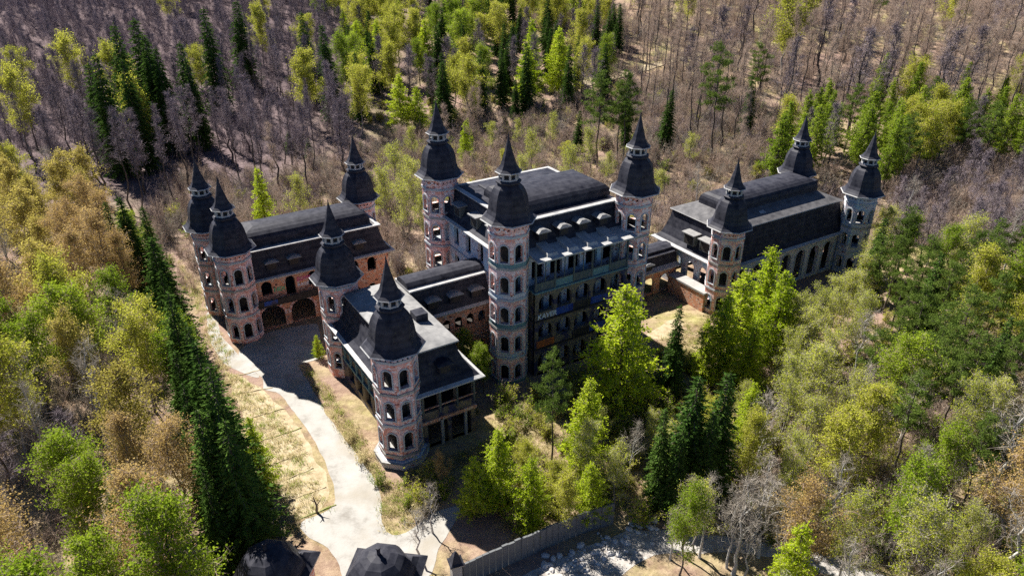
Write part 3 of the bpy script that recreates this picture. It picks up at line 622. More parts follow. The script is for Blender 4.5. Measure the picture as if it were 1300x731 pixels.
mb = MB(); mb.loft([[(-1.9, -.5, 3.0), (1.8, -.5, 3.0), (1.8, .5, 3.0), (-1.9, .5, 3.0)], [(-1.9, -.5, 3.2), (1.8, -.5, 3.2), (1.8, .5, 3.2), (-1.9, .5, 3.2)]]); mb.build('cap_slab', 'concrete', gt)

# curved concrete panel wall beside the road
wp = [gp(588, 742)[:2], gp(645, 716)[:2], gp(700, 692)[:2], gp(745, 674)[:2], gp(778, 664)[:2]]
cw = empty('panel_wall', (float(wp[0][0]), float(wp[0][1]), 0)); tag(cw, 'curved grey concrete panel wall above the stony road', 'wall')
pl = []
for a, b in zip(wp, wp[1:]):
    n = max(1, round(float(np.linalg.norm(b - a)) / 0.62)); pl += [a + (b - a) * k / n for k in range(n)]
pl.append(wp[-1]); pm = None
for k, (a, b) in enumerate(zip(pl, pl[1:])):
    d = b - a; l = float(np.linalg.norm(d)); ang = math.atan2(d[1], d[0])
    if pm is None: mb = MB(); mb.box(.02, .6, -.09, .09, -.3, 2.3); pm = mb.mesh('panel', ['wall_panel'])
    o = inst('panel', pm, cw, (float(a[0] - wp[0][0]), float(a[1] - wp[0][1]), 0), ang + random.uniform(-.02, .02)); o.scale = (l / .62, 1, 1 + random.uniform(-.03, .03))
gpst = empty('wall_pillar', (float(wp[0][0]) - .5, float(wp[0][1]) - .05, 0), R(20)); tag(gpst, 'square concrete pillar with dark pointed cap at the end of the panel wall', 'pillar')
mb = MB(); mb.box(-.4, .4, -.4, .4, 0, 2.5); mb.build('shaft', 'concrete', gpst)
mb = MB(); sq = lambda r, z: [(-r, -r, z), (r, -r, z), (r, r, z), (-r, r, z)]
mb.loft([sq(.55, 2.5), sq(.58, 2.6), sq(.4, 2.75), sq(.22, 3.3), sq(.05, 3.7)], mis=[1, 0, 0, 0]); mb.build('cap', ['roof_felt', 'concrete'], gpst)

# low kerb strips of unfinished terraces on the left of the path
for k, (a, b) in enumerate([((296, 478), (330, 470)), ((300, 500), (346, 492)), ((318, 530), (362, 518)), ((330, 560), (383, 543)), ((340, 592), (390, 573)), ((352, 612), (398, 594)), ((368, 634), (414, 618)), ((374, 660), (427, 641))]):
    p, q = gp(*a), gp(*b); c = (p + q) / 2; d = q - p; l = float(np.linalg.norm(d[:2]))
    mb = MB(); n = 7; rg_ = []
    for i in range(n + 1):
        x = -l / 2 + l * i / n; j = random.uniform(-.08, .08); h = random.uniform(.03, .09)
        rg_.append([(x, -.10 + j, -.05), (x, .10 + j, -.05), (x, .06 + j, h), (x, -.06 + j, h)])
    mb.loft(rg_)
    o = mb.build('terrace_kerb', 'mossy_wood' if k in (3, 7) else 'sand', None, (float(c[0]), float(c[1]), 0), math.atan2(d[1], d[0]))
    tag(o, 'low overgrown kerb strip on the terraced bank beside the path', 'kerb', 'kerb strips stepping down the bank beside the path')
s = gp(402, 650); sn = empty('dead_stump', (float(s[0]), float(s[1]), 0)); tag(sn, 'thin dead snag standing at the path edge, casting a short shadow', 'snag')
mb = MB(); mb.bar((0, 0, -.1), (.1, 0, .8), .14, .1); mb.bar((.1, 0, .8), (-.15, .1, 1.7), .1, .04); mb.build('trunk', 'dead_wood', sn)
mb = MB(); mb.bar((.1, 0, .8), (.5, .2, 1.4), .06, .02); mb.bar((0, 0, 1.2), (-.4, -.1, 1.6), .05, .015); mb.build('branch', 'dead_wood', sn)

def boulder(seed, s):
    r = np.random.default_rng(seed); mb = MB(); n = 7; rings = []
    off = r.uniform(.75, 1.15, (5, n))
    for i, (z, q) in enumerate([(-.35, .7), (-.05, 1.0), (.25, .92), (.5, .6), (.6, .2)]):
        rings.append([(q * off[i, k] * math.cos(6.283 * k / n) * s, q * off[i, k] * math.sin(6.283 * k / n) * s * .8, z * s) for k in range(n)])
    mb.loft(rings); return mb.mesh('boulder', ['stone'])
bms = [boulder(k, 1.0) for k in range(5)]
for k in range(90):
    px = random.uniform(690, 835); py = 728 - (px - 690) * .42 + random.gauss(0, 12)
    if py > 735: continue
    p = gp(px, py); sc = random.uniform(.12, .42)
    o = inst('boulder', bms[k % 5], None, (float(p[0]), float(p[1]), .02), random.uniform(0, 6.28), (sc, sc, sc))
    tag(o, 'pale loose stone lying on the road below the panel wall', 'stone', 'loose stones on the road below the panel wall')

# ================================================================== tree meshes
def leaf_mat(name, c1, c2, trans=0.35, var=0.25):
    m = bpy.data.materials.new(name); m.use_nodes = True; MATS[name] = m; nt = m.node_tree; nt.nodes.clear()
    oi = nt.nodes.new('ShaderNodeObjectInfo'); geo = nt.nodes.new('ShaderNodeNewGeometry')
    ad = nt.nodes.new('ShaderNodeMath'); ad.operation = 'MULTIPLY_ADD'; ad.inputs[1].default_value = 0.55
    nt.links.new(geo.outputs['Random Per Island'], ad.inputs[0])
    sc_ = nt.nodes.new('ShaderNodeMath'); sc_.operation = 'MULTIPLY'; sc_.inputs[1].default_value = 0.45
    nt.links.new(oi.outputs['Random'], sc_.inputs[0]); nt.links.new(sc_.outputs[0], ad.inputs[2])
    r = ramp(nt, [(0.0, c1), (1.0, c2)]); nt.links.new(ad.outputs[0], r.inputs[0])
    d = nt.nodes.new('ShaderNodeBsdfDiffuse'); t = nt.nodes.new('ShaderNodeBsdfTranslucent'); mx = nt.nodes.new('ShaderNodeMixShader'); mx.inputs[0].default_value = trans
    o = nt.nodes.new('ShaderNodeOutputMaterial')
    nt.links.new(r.outputs[0], d.inputs[0]); nt.links.new(r.outputs[0], t.inputs[0]); nt.links.new(d.outputs[0], mx.inputs[1]); nt.links.new(t.outputs[0], mx.inputs[2]); nt.links.new(mx.outputs[0], o.inputs[0])
    return m
leaf_mat('spruce_needle', (0.024, 0.060, 0.012), (0.10, 0.17, 0.032), 0.25)
leaf_mat('pine_needle', (0.06, 0.105, 0.02), (0.18, 0.25, 0.05), 0.35)
leaf_mat('larch_needle', (0.27, 0.39, 0.010), (0.55, 0.65, 0.04), 0.55)
leaf_mat('lime_leaf', (0.36, 0.42, 0.04), (0.66, 0.68, 0.10), 0.55)
leaf_mat('gold_leaf', (0.30, 0.27, 0.05), (0.56, 0.47, 0.12), 0.5)
leaf_mat('birch_leaf', (0.30, 0.33, 0.035), (0.56, 0.56, 0.08), 0.5)
leaf_mat('green_leaf', (0.14, 0.24, 0.015), (0.34, 0.43, 0.035), 0.5)
leaf_mat('orange_bud', (0.36, 0.24, 0.08), (0.58, 0.43, 0.17), 0.45)
leaf_mat('straw', (0.44, 0.37, 0.18), (0.66, 0.58, 0.34), 0.5)
leaf_mat('grey_twig', (0.15, 0.125, 0.14), (0.34, 0.28, 0.30), 0.0)
leaf_mat('pale_twig', (0.24, 0.21, 0.18), (0.46, 0.41, 0.35), 0.1)
leaf_mat('brown_twig', (0.28, 0.205, 0.165), (0.52, 0.41, 0.335), 0.25)
noise_mat('bark', [(0.3, (0.06, 0.05, 0.045)), (0.7, (0.15, 0.125, 0.11))], 4)
noise_mat('pale_bark', [(0.3, (0.16, 0.14, 0.13)), (0.7, (0.36, 0.33, 0.30))], 4)
noise_mat('white_bark', [(0.3, (0.30, 0.29, 0.27)), (0.7, (0.55, 0.53, 0.50))], 4)

class TB:
    """numpy triangle/quads collector: segments become prisms or flat ribbons, leaves become small quads"""
    def __init__(s, seed): s.r = np.random.default_rng(seed); s.seg = []; s.tw = []; s.lf = []
    def add(s, p, q, r0, r1): s.seg.append((*p, *q, r0, r1))
    def twig(s, p, q, w): s.tw.append((*p, *q, w))
    def leaf(s, p, d, l, w): s.lf.append((*p, *d, l, w))
    def mesh(s, name, bark, twig, leaf, nside=4):
        V_, F_, M_ = [], [], []; k = 0
        if s.seg:
            a = np.array(s.seg); P, Q, r0, r1 = a[:, :3], a[:, 3:6], a[:, 6], a[:, 7]
            d = Q - P; d /= np.linalg.norm(d, axis=1, keepdims=True) + 1e-9
            ref = np.where(np.abs(d[:, 2:3]) < .9, [[0, 0, 1.]], [[1., 0, 0]]); x = np.cross(d, ref); x /= np.linalg.norm(x, axis=1, keepdims=True); y = np.cross(d, x)
            vs_ = []
            for c, r in ((P, r0), (Q, r1)):
                for i in range(nside):
                    t = 2 * math.pi * i / nside; vs_.append(c + (x * math.cos(t) + y * math.sin(t)) * r[:, None])
            vv = np.stack(vs_, 1).reshape(-1, 3); n = len(a); b = np.arange(n)[:, None] * 2 * nside
            fs = [np.concatenate([b + i, b + (i + 1) % nside, b + nside + (i + 1) % nside, b + nside + i], 1) for i in range(nside)]
            ff = np.stack(fs, 1).reshape(-1, 4); V_.append(vv); F_.append(ff); M_.append(np.zeros(len(ff), int)); k += len(vv)
        if s.tw:
            a = np.array(s.tw); P, Q, w = a[:, :3], a[:, 3:6], a[:, 6:7]; d = Q - P
            x = np.cross(d, s.r.normal(size=d.shape)); x /= np.linalg.norm(x, axis=1, keepdims=True) + 1e-9
            vv = np.stack([P - x * w / 2, P + x * w / 2, Q + x * w * .25, Q - x * w * .25], 1).reshape(-1, 3)
            V_.append(vv); F_.append(np.arange(len(vv)).reshape(-1, 4) + k); M_.append(np.ones(len(a), int)); k += len(vv)
        if s.lf:
            a = np.array(s.lf); P, d, l, w = a[:, :3], a[:, 3:6], a[:, 6:7], a[:, 7:8]
            d = d / (np.linalg.norm(d, axis=1, keepdims=True) + 1e-9); x = np.cross(d, s.r.normal(size=d.shape)); x /= np.linalg.norm(x, axis=1, keepdims=True) + 1e-9
            vv = np.stack([P, P + d * l * .5 + x * w / 2, P + d * l, P + d * l * .5 - x * w / 2], 1).reshape(-1, 3)
            V_.append(vv); F_.append(np.arange(len(vv)).reshape(-1, 4) + k); M_.append(np.full(len(a), 2)); k += len(vv)
        vv = np.concatenate(V_); ff = np.concatenate(F_); mm = np.concatenate(M_)
        me = bpy.data.meshes.new(name); me.vertices.add(len(vv)); me.vertices.foreach_set('co', vv.astype(np.float32).ravel())
        me.loops.add(ff.size); me.loops.foreach_set('vertex_index', ff.astype(np.int32).ravel())
        me.polygons.add(len(ff)); me.polygons.foreach_set('loop_start', np.arange(0, ff.size, 4, dtype=np.int32)); me.polygons.foreach_set('loop_total', np.full(len(ff), 4, np.int32))
        for m in (bark, twig, leaf): me.materials.append(MATS[m])
        me.polygons.foreach_set('material_index', mm.astype(np.int32)); me.update(calc_edges=True)
        return me
def unit(v): return v / (np.linalg.norm(v) + 1e-9)
def trunk_mesh(seed, H, r, top, bark, wob=0.15):
    t = TB(seed); n = 8; p = np.array([0, 0, -.3]); pts = [p]
    for i in range(1, n + 1): pts.append(np.array([t.r.normal(0, wob), t.r.normal(0, wob), H * top * i / n]))
    for i in range(n): t.add(pts[i], pts[i + 1], r * (1 - .85 * i / n) * (1.25 if i == 0 else 1), r * (1 - .85 * (i + 1) / n))
    return t.mesh('trunk', bark, bark, bark, 7), pts
def spruce(seed, H=15., Rm=2.6, dens=1.0):
    t = TB(seed); r = t.r; z = H * .05
    while z < H * .985:
        f = 1 - z / H; L0 = Rm * (f ** .8) * (1 if z > H * .14 else .8); nb = int(5 + 5 * f)
        a0 = r.uniform(0, 6.28)
        for k in range(nb):
            a = a0 + 6.283 * k / nb + r.normal(0, .2); L = L0 * r.uniform(.62, 1.14) + .12
            dh = np.array([math.cos(a), math.sin(a), 0]); sd = np.array([-dh[1], dh[0], 0]); zz = z + r.uniform(-.15, .15)
            up = .25 * f - .05; dr = .30 + .25 * f
            cur = lambda q: dh * (L * q) + np.array([0, 0, zz + L * (up * q - dr * q * q)])
            t.twig(cur(.05), cur(.55), .07); t.twig(cur(.55), cur(1.), .05)
            n = max(3, int(L / .17 * dens))
            for i in range(n):
                q = .12 + .88 * (i + r.uniform(0, 1)) / n; p = cur(q); ls = (.30 + .42 * (1 - q)) * min(1, .45 + L * .4) * r.uniform(.7, 1.2)
                for s_ in (-1, 1): t.leaf(p, dh * r.uniform(.5, .9) + sd * s_ * r.uniform(.6, 1.1) + np.array([0, 0, r.uniform(-.5, .05)]), ls, ls * .42)
                if r.random() < .5: t.leaf(p, dh * .4 + np.array([0, 0, -1.]) + r.normal(0, .3, 3), ls * .8, ls * .4)
            t.leaf(cur(.96), dh + np.array([0, 0, -.1]), .4, .16)
        z += (.30 + .16 * f) * (H / 15)
    for i in range(14): t.leaf((0, 0, H * (.93 + .005 * i)), r.normal(0, 1, 3) + np.array([0, 0, 1.2]), .35, .1)
    return t.mesh('crown', 'bark', 'bark', 'spruce_needle')
def larch(seed, H=14., Rm=2.8, leaf='larch_needle', start=.1, dens=1.0):
    t = TB(seed); r = t.r; z = H * start
    while z < H * .985:
        f = 1 - z / H; L0 = Rm * (f ** .72) * min(1, .5 + (z / H - start) * 5); nb = int(4 + 4 * f)
        for k in range(nb):
            a = r.uniform(0, 6.28); L = L0 * r.uniform(.45, 1.15) + .15
            dh = np.array([math.cos(a), math.sin(a), 0]); zz = z + r.uniform(-.25, .25); up = r.uniform(.0, .45)
            cur = lambda q: dh * (L * q) + np.array([0, 0, zz + L * (up * q - .12 * q * q)])
            t.add(cur(.0), cur(.5), .035, .02); t.twig(cur(.5), cur(1.), .04)
            n = max(5, int(L / .055 * dens))
            for i in range(n):
                q = .15 + .85 * r.random() ** .8; p = cur(q) + r.normal(0, .06 + .13 * (1 - q) * L / 2, 3); l = r.uniform(.14, .30)
                t.leaf(p, r.normal(0, 1, 3) + np.array([0, 0, -.2]), l, l * .7)
                if i % 3 == 0:
                    e = p + (r.normal(0, .3, 3) + np.array([0, 0, -.15])); t.twig(p, e, .02)
                    t.leaf(e, r.normal(0, 1, 3), l, l * .7); t.leaf((p + e) / 2, r.normal(0, 1, 3), l, l * .7)
        z += (.26 + .14 * f) * (H / 14)
    return t.mesh('crown', 'bark', 'brown_twig', leaf)
def skeleton(t, pts, H, start, nprim, ang, Lf, nsec, ntw, droop=0.0, twl=.8, w=.03, shape=None, sub=3, lim=1.0):
    """limbs, branches and twigs grown from a trunk polyline; returns twig points"""
    r = t.r; tips = []; n = len(pts) - 1; top = pts[-1][2]
    for k in range(nprim):
        q = start + (1 - start) * ((k + r.random()) / nprim); z = q * top; i = min(n - 1, int(q * n)); fr_ = q * n - i
        p = pts[i] * (1 - fr_) + pts[i + 1] * fr_; a = k * 2.4 + r.normal(0, .4); th = ang * r.uniform(.7, 1.25)
        d = np.array([math.cos(a) * math.sin(th), math.sin(a) * math.sin(th), math.cos(th)])
        sh = shape(q) if shape else (1.15 - q); L = Lf * H * sh * r.uniform(.75, 1.2); rad = .02 * H / 12 * (1.6 - q) * lim + .012
        ns = 5; prev = p; pp = [p]
        for s_ in range(ns):
            d = unit(d + r.normal(0, .16, 3) + np.array([0, 0, .12 - droop * s_ * .12])); nx = prev + d * L / ns
            t.add(prev, nx, rad * (1 - s_ / ns * .8), rad * (1 - (s_ + 1) / ns * .8)); prev = nx; pp.append(nx)
        for s_ in range(nsec):
            qq = .25 + .75 * r.random(); j = min(ns - 1, int(qq * ns)); b = pp[j] + (pp[j + 1] - pp[j]) * (qq * ns - j)
            d2 = unit(d * .7 + r.normal(0, .65, 3) + np.array([0, 0, .15 - droop * .4])); L2 = L * .42 * r.uniform(.5, 1.2)
            mid = b + d2 * L2 * .5; d3 = unit(d2 + r.normal(0, .25, 3) - np.array([0, 0, droop * .5])); e = mid + d3 * L2 * .5
            t.twig(b, mid, w * 1.7); t.twig(mid, e, w * 1.2)
            for u_ in range(ntw):
                g_ = r.random(); c = b + (mid - b) * g_ * 2 if g_ < .5 else mid + (e - mid) * (g_ * 2 - 1)
                d4 = unit(d3 * .5 + r.normal(0, .7, 3) + np.array([0, 0, .2 - droop])); l4 = twl * r.uniform(.4, 1.2); e4 = c + d4 * l4
                t.twig(c, e4, w); tips.append((c, e4))
                for _ in range(sub):
                    g2 = r.random(); c2 = c + (e4 - c) * g2; t.twig(c2, c2 + unit(d4 * .6 + r.normal(0, .7, 3) - np.array([0, 0, droop * .6])) * l4 * .5, w * .7)
    return tips
def bare(seed, H=15., slim=False, twig='grey_twig', bark='bark', w=.03, lim=1.0):
    tm, pts = trunk_mesh(seed, H, .15 if slim else .19, .93, bark, .2); t = TB(seed + 50)
    if lim > 1: skeleton(t, pts, H, .3, 17, .85, .36, 7, 4, 0, .9, w, lim=lim, sub=2)
    else: skeleton(t, pts, H, .42 if slim else .3, 15 if slim else 19, .55 if slim else .75, .17 if slim else .26, 9, 6, 0, .85, w)
    return tm, t.mesh('crown', bark, twig, twig, 3)
def leafy(seed, H=13., leaf='birch_leaf', twig='brown_twig', bark='pale_bark', nl=9, droop=.35, Lf=.25, ls=.16, jit=.26, sub=1, start=.25, nprim=20):
    tm, pts = trunk_mesh(seed, H, .14, .92, bark, .2); t = TB(seed + 50); r = t.r
    tips = skeleton(t, pts, H, start, nprim, .7, Lf, 9, 6, droop, .8, .024, shape=lambda q: .45 + 1.0 * math.sin(min(1., (1.08 - q) * 1.15) * math.pi * .5) * .75, sub=sub)
    for c, e in tips:
        for _ in range(nl + (r.random() < .5)):
            p = c + (e - c) * r.random() + r.normal(0, jit, 3); l = ls * r.uniform(.6, 1.4); t.leaf(p, r.normal(0, 1, 3), l, l * .8)
    return tm, t.mesh('crown', bark, twig, leaf, 3)
def pine(seed, H=17.):
    tm, pts = trunk_mesh(seed, H, .17, .96, 'bark', .12); t = TB(seed + 50); r = t.r
    for k in range(24):
        q = .45 + .53 * (k + r.random()) / 24; z = q * H; a = k * 2.4; L = (.5 + 2.3 * math.sin(min(1, (1 - q) * 2.2) * 1.57)) * r.uniform(.7, 1.1)
        d = np.array([math.cos(a), math.sin(a), r.uniform(.0, .35)]); p = np.array([0, 0, z]); t.add(p, p + d * L, .04, .015)
        for c in range(int(7 * L) + 4):
            b = p + d * L * (.3 + .75 * r.random()) + r.normal(0, .28, 3) * np.array([1, 1, .5])
            for _ in range(16): l = r.uniform(.18, .34); t.leaf(b + r.normal(0, .13, 3), r.normal(0, 1, 3) + np.array([0, 0, .5]), l, l * .35)
    return tm, t.mesh('crown', 'bark', 'bark', 'pine_needle', 4)
def shrub(seed, H=2.6, twig='brown_twig', leaf=None, n=16, nl=3, spread=.32):
    t = TB(seed); r = t.r
    for k in range(n):
        a = r.uniform(0, 6.28); th = abs(r.normal(0, spread)); d = np.array([math.cos(a) * math.sin(th), math.sin(a) * math.sin(th), math.cos(th)])
        p = np.array([r.normal(0, .35), r.normal(0, .35), -.1]); L = H * r.uniform(.55, 1.1); prev = p
        for s_ in range(3):
            d = unit(d + r.normal(0, .12, 3)); nx = prev + d * L / 3; t.twig(prev, nx, .045 - .012 * s_)
            for _ in range(5):
                c = prev + (nx - prev) * r.random(); e = c + unit(d + r.normal(0, .6, 3)) * L * .22 * r.uniform(.5, 1.3); t.twig(c, e, .022)
                for _ in range(2): g2 = c + (e - c) * r.random(); t.twig(g2, g2 + unit(d * .5 + r.normal(0, .7, 3)) * .3, .016)
                if leaf:
                    for _ in range(nl): l = r.uniform(.11, .22); t.leaf(c + (e - c) * r.random() * 1.1 + r.normal(0, .07, 3), r.normal(0, 1, 3), l, l * .8)
            prev = nx
    return t.mesh('undergrowth', twig, twig, leaf or twig)
MB_ = bpy.data.meshes
def conifer_trunk(H, r, seed): return trunk_mesh(seed, H, r, .97, 'bark', .03)[0]
KIND = {}
KIND['spruce'] = [(conifer_trunk(15, .2, 900 + k), spruce(100 + k, 15, rm)) for k, rm in enumerate((2.8, 3.3, 2.5, 3.0))]; 
KIND['larch'] = [(conifer_trunk(14, .17, 910 + k), larch(200 + k, 14, rm, start=st)) for k, (rm, st) in enumerate(((3.9, .08), (4.3, .13), (3.3, .06)))]
KIND['greenlarch'] = [(conifer_trunk(15, .17, 920 + k), larch(230 + k, 15, 3.6, 'green_leaf', .28, 1.1)) for k in range(3)]
KIND['pine'] = [pine(260 + k) for k in range(3)]
KIND['birch'] = [leafy(300 + k) for k in range(4)]
KIND['gold'] = [leafy(320 + k, leaf='gold_leaf') for k in range(3)]
KIND['green'] = [leafy(330 + k, leaf='green_leaf', droop=.1, bark='bark') for k in range(3)]
KIND['wisp'] = [leafy(345 + k, leaf='lime_leaf', twig='pale_twig', bark='pale_bark', nl=4, ls=.14, droop=.1, jit=.2, sub=3) for k in range(4)]
KIND['orange'] = [leafy(360 + k, leaf='orange_bud', nl=7, ls=.13, droop=.3) for k in range(3)]
KIND['bare'] = [bare(400 + k) for k in range(4)]
KIND['slim'] = [bare(430 + k, 19., True) for k in range(4)]
KIND['slimbrown'] = [bare(480 + k, 19., True, 'brown_twig', 'bark', .022) for k in range(3)]
KIND['pale'] = [bare(460 + k, 12., False, 'pale_twig', 'white_bark', .022, 1.7) for k in range(3)]
HREF = dict(spruce=15, larch=14, greenlarch=15, pine=17, birch=13, gold=13, green=13, wisp=13, orange=13, bare=15, slim=19, slimbrown=19, pale=12)
NAME = dict(spruce='spruce_tree', larch='larch_tree', greenlarch='larch_tree', pine='pine_tree', birch='birch_tree', gold='birch_tree', green='broadleaf_tree', wisp='broadleaf_tree', orange='budding_tree', bare='bare_tree', slim='bare_tree', slimbrown='bare_tree', pale='bare_tree')
TREES = []
def plant(kind, x, y, h, label, group, wide=1.0, var=None):
    i = len(TREES); tm, cm = KIND[kind][(i * 7 + int(abs(x) * 3)) % len(KIND[kind]) if var is None else var]
    s = h / HREF[kind]; o = empty(NAME[kind], (x, y, gz1(x, y)), random.uniform(0, 6.28)); o.scale = (s * wide, s * wide, s)
    o.rotation_euler[0] = random.gauss(0, .02); o.rotation_euler[1] = random.gauss(0, .02)
    tag(o, label, 'tree', group); inst('trunk', tm, o); inst('crown', cm, o); TREES.append((x, y, h)); return o
def tip(kind, px, py, h, label, group, wide=1.0):
    p = gp(px, py, h); return plant(kind, float(p[0]), float(p[1]), h, label, group, wide)
def in_castle(x, y, m=1.5):
    u, v = to_uv(x, y); r = False
    for a, b, c, d in ((0, 20.5, -1, 20.5), (-24, 0, 25, 38), (-16.5, -5, -6.5, 15), (-7, 2, 6, 13), (32, 61, -1.5, 14), (18, 34, 1, 13)):
        r = r or (a - m < u < b + m and c - m < v < d + m)
    return r

# ================================================================== planting
def proj(x, y, z):
    d2 = z - CAMH; zc = y * math.cos(PITCH) - d2 * math.sin(PITCH); yc = y * math.sin(PITCH) + d2 * math.cos(PITCH)
    return 650 + FPX * x / zc, 365.5 - FPX * yc / zc
def inside(poly, x, y):
    r = False; n = len(poly); j = n - 1
    for i in range(n):
        (xi, yi), (xj, yj) = poly[i], poly[j]
        if (yi > y) != (yj > y) and x < (xj - xi) * (y - yi) / (yj - yi) + xi: r = not r
        j = i
    return r
PLAN = []                                 # (kind, x, y, h, label, group, wide)
KEEP = [PATH, ROAD, [(570, 745), (590, 728), (645, 704), (700, 682), (745, 664), (790, 652), (835, 690), (700, 750)]]
def blocked(x, y, m=2.0):
    if in_castle(x, y, m): return True
    px, py = proj(x, y, 0)
    if y < 110 and any(inside(k, px, py) for k in KEEP): return True
    return math.hypot(x + 17.9, y - 39.3) < 4 or math.hypot(x + 9.6, y - 38.9) < 4
GRID = {}
def free(x, y, s):
    cx, cy = int(x // 6), int(y // 6)
    for i in range(cx - 2, cx + 3):
        for j in range(cy - 2, cy + 3):
            for (a, b, c) in GRID.get((i, j), ()):
                if (a - x) ** 2 + (b - y) ** 2 < ((s + c) / 2) ** 2: return False
    return True
def put(kind, x, y, h, label, group, wide=1.0, sp=3.0):
    GRID.setdefault((int(x // 6), int(y // 6)), []).append((x, y, sp)); PLAN.append((kind, x, y, h, label, group, wide))
def tips(lst, kind, label, group, wide=1.0):
    for t in lst:
        p = gp(t[0], t[1], t[2]); put(kind, float(p[0]), float(p[1]), t[2], label, group, t[3] if len(t) > 3 else wide * random.uniform(.78, 1.15))
def scatter(poly, hr, sp, kindfn, tries=1500, base=False, jit=1.0, maxd=330):
    xs = [p[0] for p in poly]; ys = [p[1] for p in poly]
    for _ in range(tries):
        px, py = random.uniform(min(xs), max(xs)), random.uniform(min(ys), max(ys))
        if not inside(poly, px, py): continue
        k = kindfn(px, py)
        if k is None: continue
        kind, label, group = k[:3]; h = random.uniform(*hr) * (k[3] if len(k) > 3 else 1)
        p = gp(px, py, 0 if base else h); x, y = float(p[0]), float(p[1])
        if y > maxd + 60 or not free(x, y, sp) or blocked(x, y): continue
        put(kind, x, y, h, label, group, random.uniform(.85, 1.2), sp)
def choose(*opts):
    t = random.uniform(0, sum(o[0] for o in opts))
    for o in opts:
        t -= o[0]
        if t <= 0: return o[1]
    return opts[-1][1]

# --- hand-placed trees around the castle
ROW = ('dark green spruce in the close row between the birch wood and the castle path', 'spruces in the close row beside the castle path')
tips([(133, 256, 12), (152, 247, 15), (180, 258, 14), (168, 292, 11), (192, 300, 15), (200, 345, 13), (212, 368, 16), (231, 412, 14), (216, 446, 12), (246, 432, 16), (230, 486, 13), (266, 462, 18, 1.05), (244, 520, 15), (284, 530, 15), (258, 590, 12)], 'spruce', *ROW)
tips([(160, 268, 11), (205, 420, 11), (222, 400, 10)], 'green', 'fresh olive green tree standing within the spruce row beside the castle path', 'leafing trees within the spruce row')
tips([(318, 528, 8.5, .9)], 'larch', 'bright green young larch standing at the edge of the spruce row beside the path bank', None)
tips([(326, 212, 12, .9)], 'larch', 'bright lime larch standing alone behind the roof of the gateway wing', None)
tips([(248, 240, 7)], 'larch', 'small fresh green larch just left of the rear gateway-wing tower', None)
tips([(796, 360, 15.5, 1.3)], 'larch', 'big lime green larch directly in front of the main hall balconies', None)
tips([(862, 384, 12, .8)], 'spruce', 'slim dark spruce between the big larch and the sunlit right wing tower', None)
tips([(706, 443, 14, .75)], 'pine', 'thin bluish conifer with bare stem in front of the tall near tower', None)
tips([(886, 474, 14, 1.1), (922, 467, 14, 1.05), (846, 520, 11), (905, 520, 11, 1.1), (868, 540, 10)], 'spruce', 'dark spruce in the clump in front of the right wing larches', 'dark spruces clumped before the right wing')
tips([(985, 314, 13, 1.25), (950, 345, 12, 1.2), (925, 375, 11, 1.1), (1000, 345, 12, 1.1), (905, 405, 9), (960, 400, 10)], 'larch', 'lime green larch in the clump in front of the right wing', 'larches clumped before the right wing')
tips([(632, 545, 9, 1.2), (600, 578, 7, 1.1), (745, 478, 11, 1.1), (675, 580, 8, 1.1)], 'larch', 'young yellow-green larch behind the curved panel wall', 'young larches behind the panel wall')
tips([(1020, 374, 9, 1.1), (1045, 364, 9, 1.1), (1010, 420, 10), (1032, 392, 9, 1.1), (1066, 354, 9, 1.1), (1086, 346, 9), (1106, 326, 9, 1.1), (1132, 264, 10, 1.1), (1120, 292, 9)], 'wisp', 'yellow-green leafing tree in front of the arches of the right wing', 'leafing trees before the right wing arches')
tips([(545, 608, 6), (528, 640, 6)], 'pale', 'small bare sapling tree at the end of the panel wall by the path', 'saplings at the foot of the path')
tips([(590, 420, 6), (612, 440, 6)], 'green', 'small leafing tree in the corner between link wing and near tall tower', 'small trees in the corner by the link wing')
tips([(560, 575, 4.5)], 'orange', 'small reddish bush in the shade beside the plinth tower', None)
tips([(400, 425, 3.2, 1.2)], 'larch', 'tiny green larch beside the shaded courtyard arches', None)

# --- far conifers
FS = ('dark spruce standing among bare trees on the slope behind the left wing', 'dark spruces on the bare slope behind the left wing')
tips([(120, 68, 23), (143, 30, 26), (168, 22, 26), (183, 42, 24), (226, 52, 22), (258, 8, 25), (383, 14, 22), (237, 75, 19), (155, 72, 22), (108, 80, 20), (195, 60, 22), (298, 0, 22), (412, 30, 22), (365, 165, 5, 1.5), (390, 175, 5, 1.5)], 'spruce', *FS)
MS = ('dark spruce in the green mixed wood beyond the main hall', 'dark spruces in the mixed wood beyond the main hall')
tips([(602, 85, 11), (655, 100, 10), (545, 70, 12), (470, 40, 16), (410, 60, 14), (735, 140, 10), (850, 113, 13), (958, 95, 14, .9), (770, 55, 14), (590, 30, 15), (560, 10, 16), (640, 30, 15), (700, 35, 14), (735, 45, 13), (800, 90, 17, .7)], 'spruce', *MS)
tips([(500, 185, 12), (522, 205, 11), (484, 215, 10), (535, 250, 8), (508, 235, 10), (470, 255, 7)], 'wisp', 'tall thin yellow-green tree in the gap between gateway wing and main hall', 'trees in the gap behind the link wing')
tips([(505, 95, 13, 1.2), (530, 110, 11), (590, 155, 9), (592, 150, 8)], 'larch', 'lime green larch behind the far tall tower', 'larches behind the far tall tower')
tips([(765, 88, 20, 1.1), (800, 88, 20), (790, 100, 18)], 'pine', 'tall open pine beyond the clearing behind the main hall', 'tall pines beyond the clearing')
tips([(965, 205, 4.5, 1.5), (880, 230, 3.5, 1.4), (640, 190, 5), (480, 240, 5, 1.4), (720, 180, 6)], 'birch', 'yellow bush in the brush behind the castle', 'yellow bushes in the brush behind the castle')
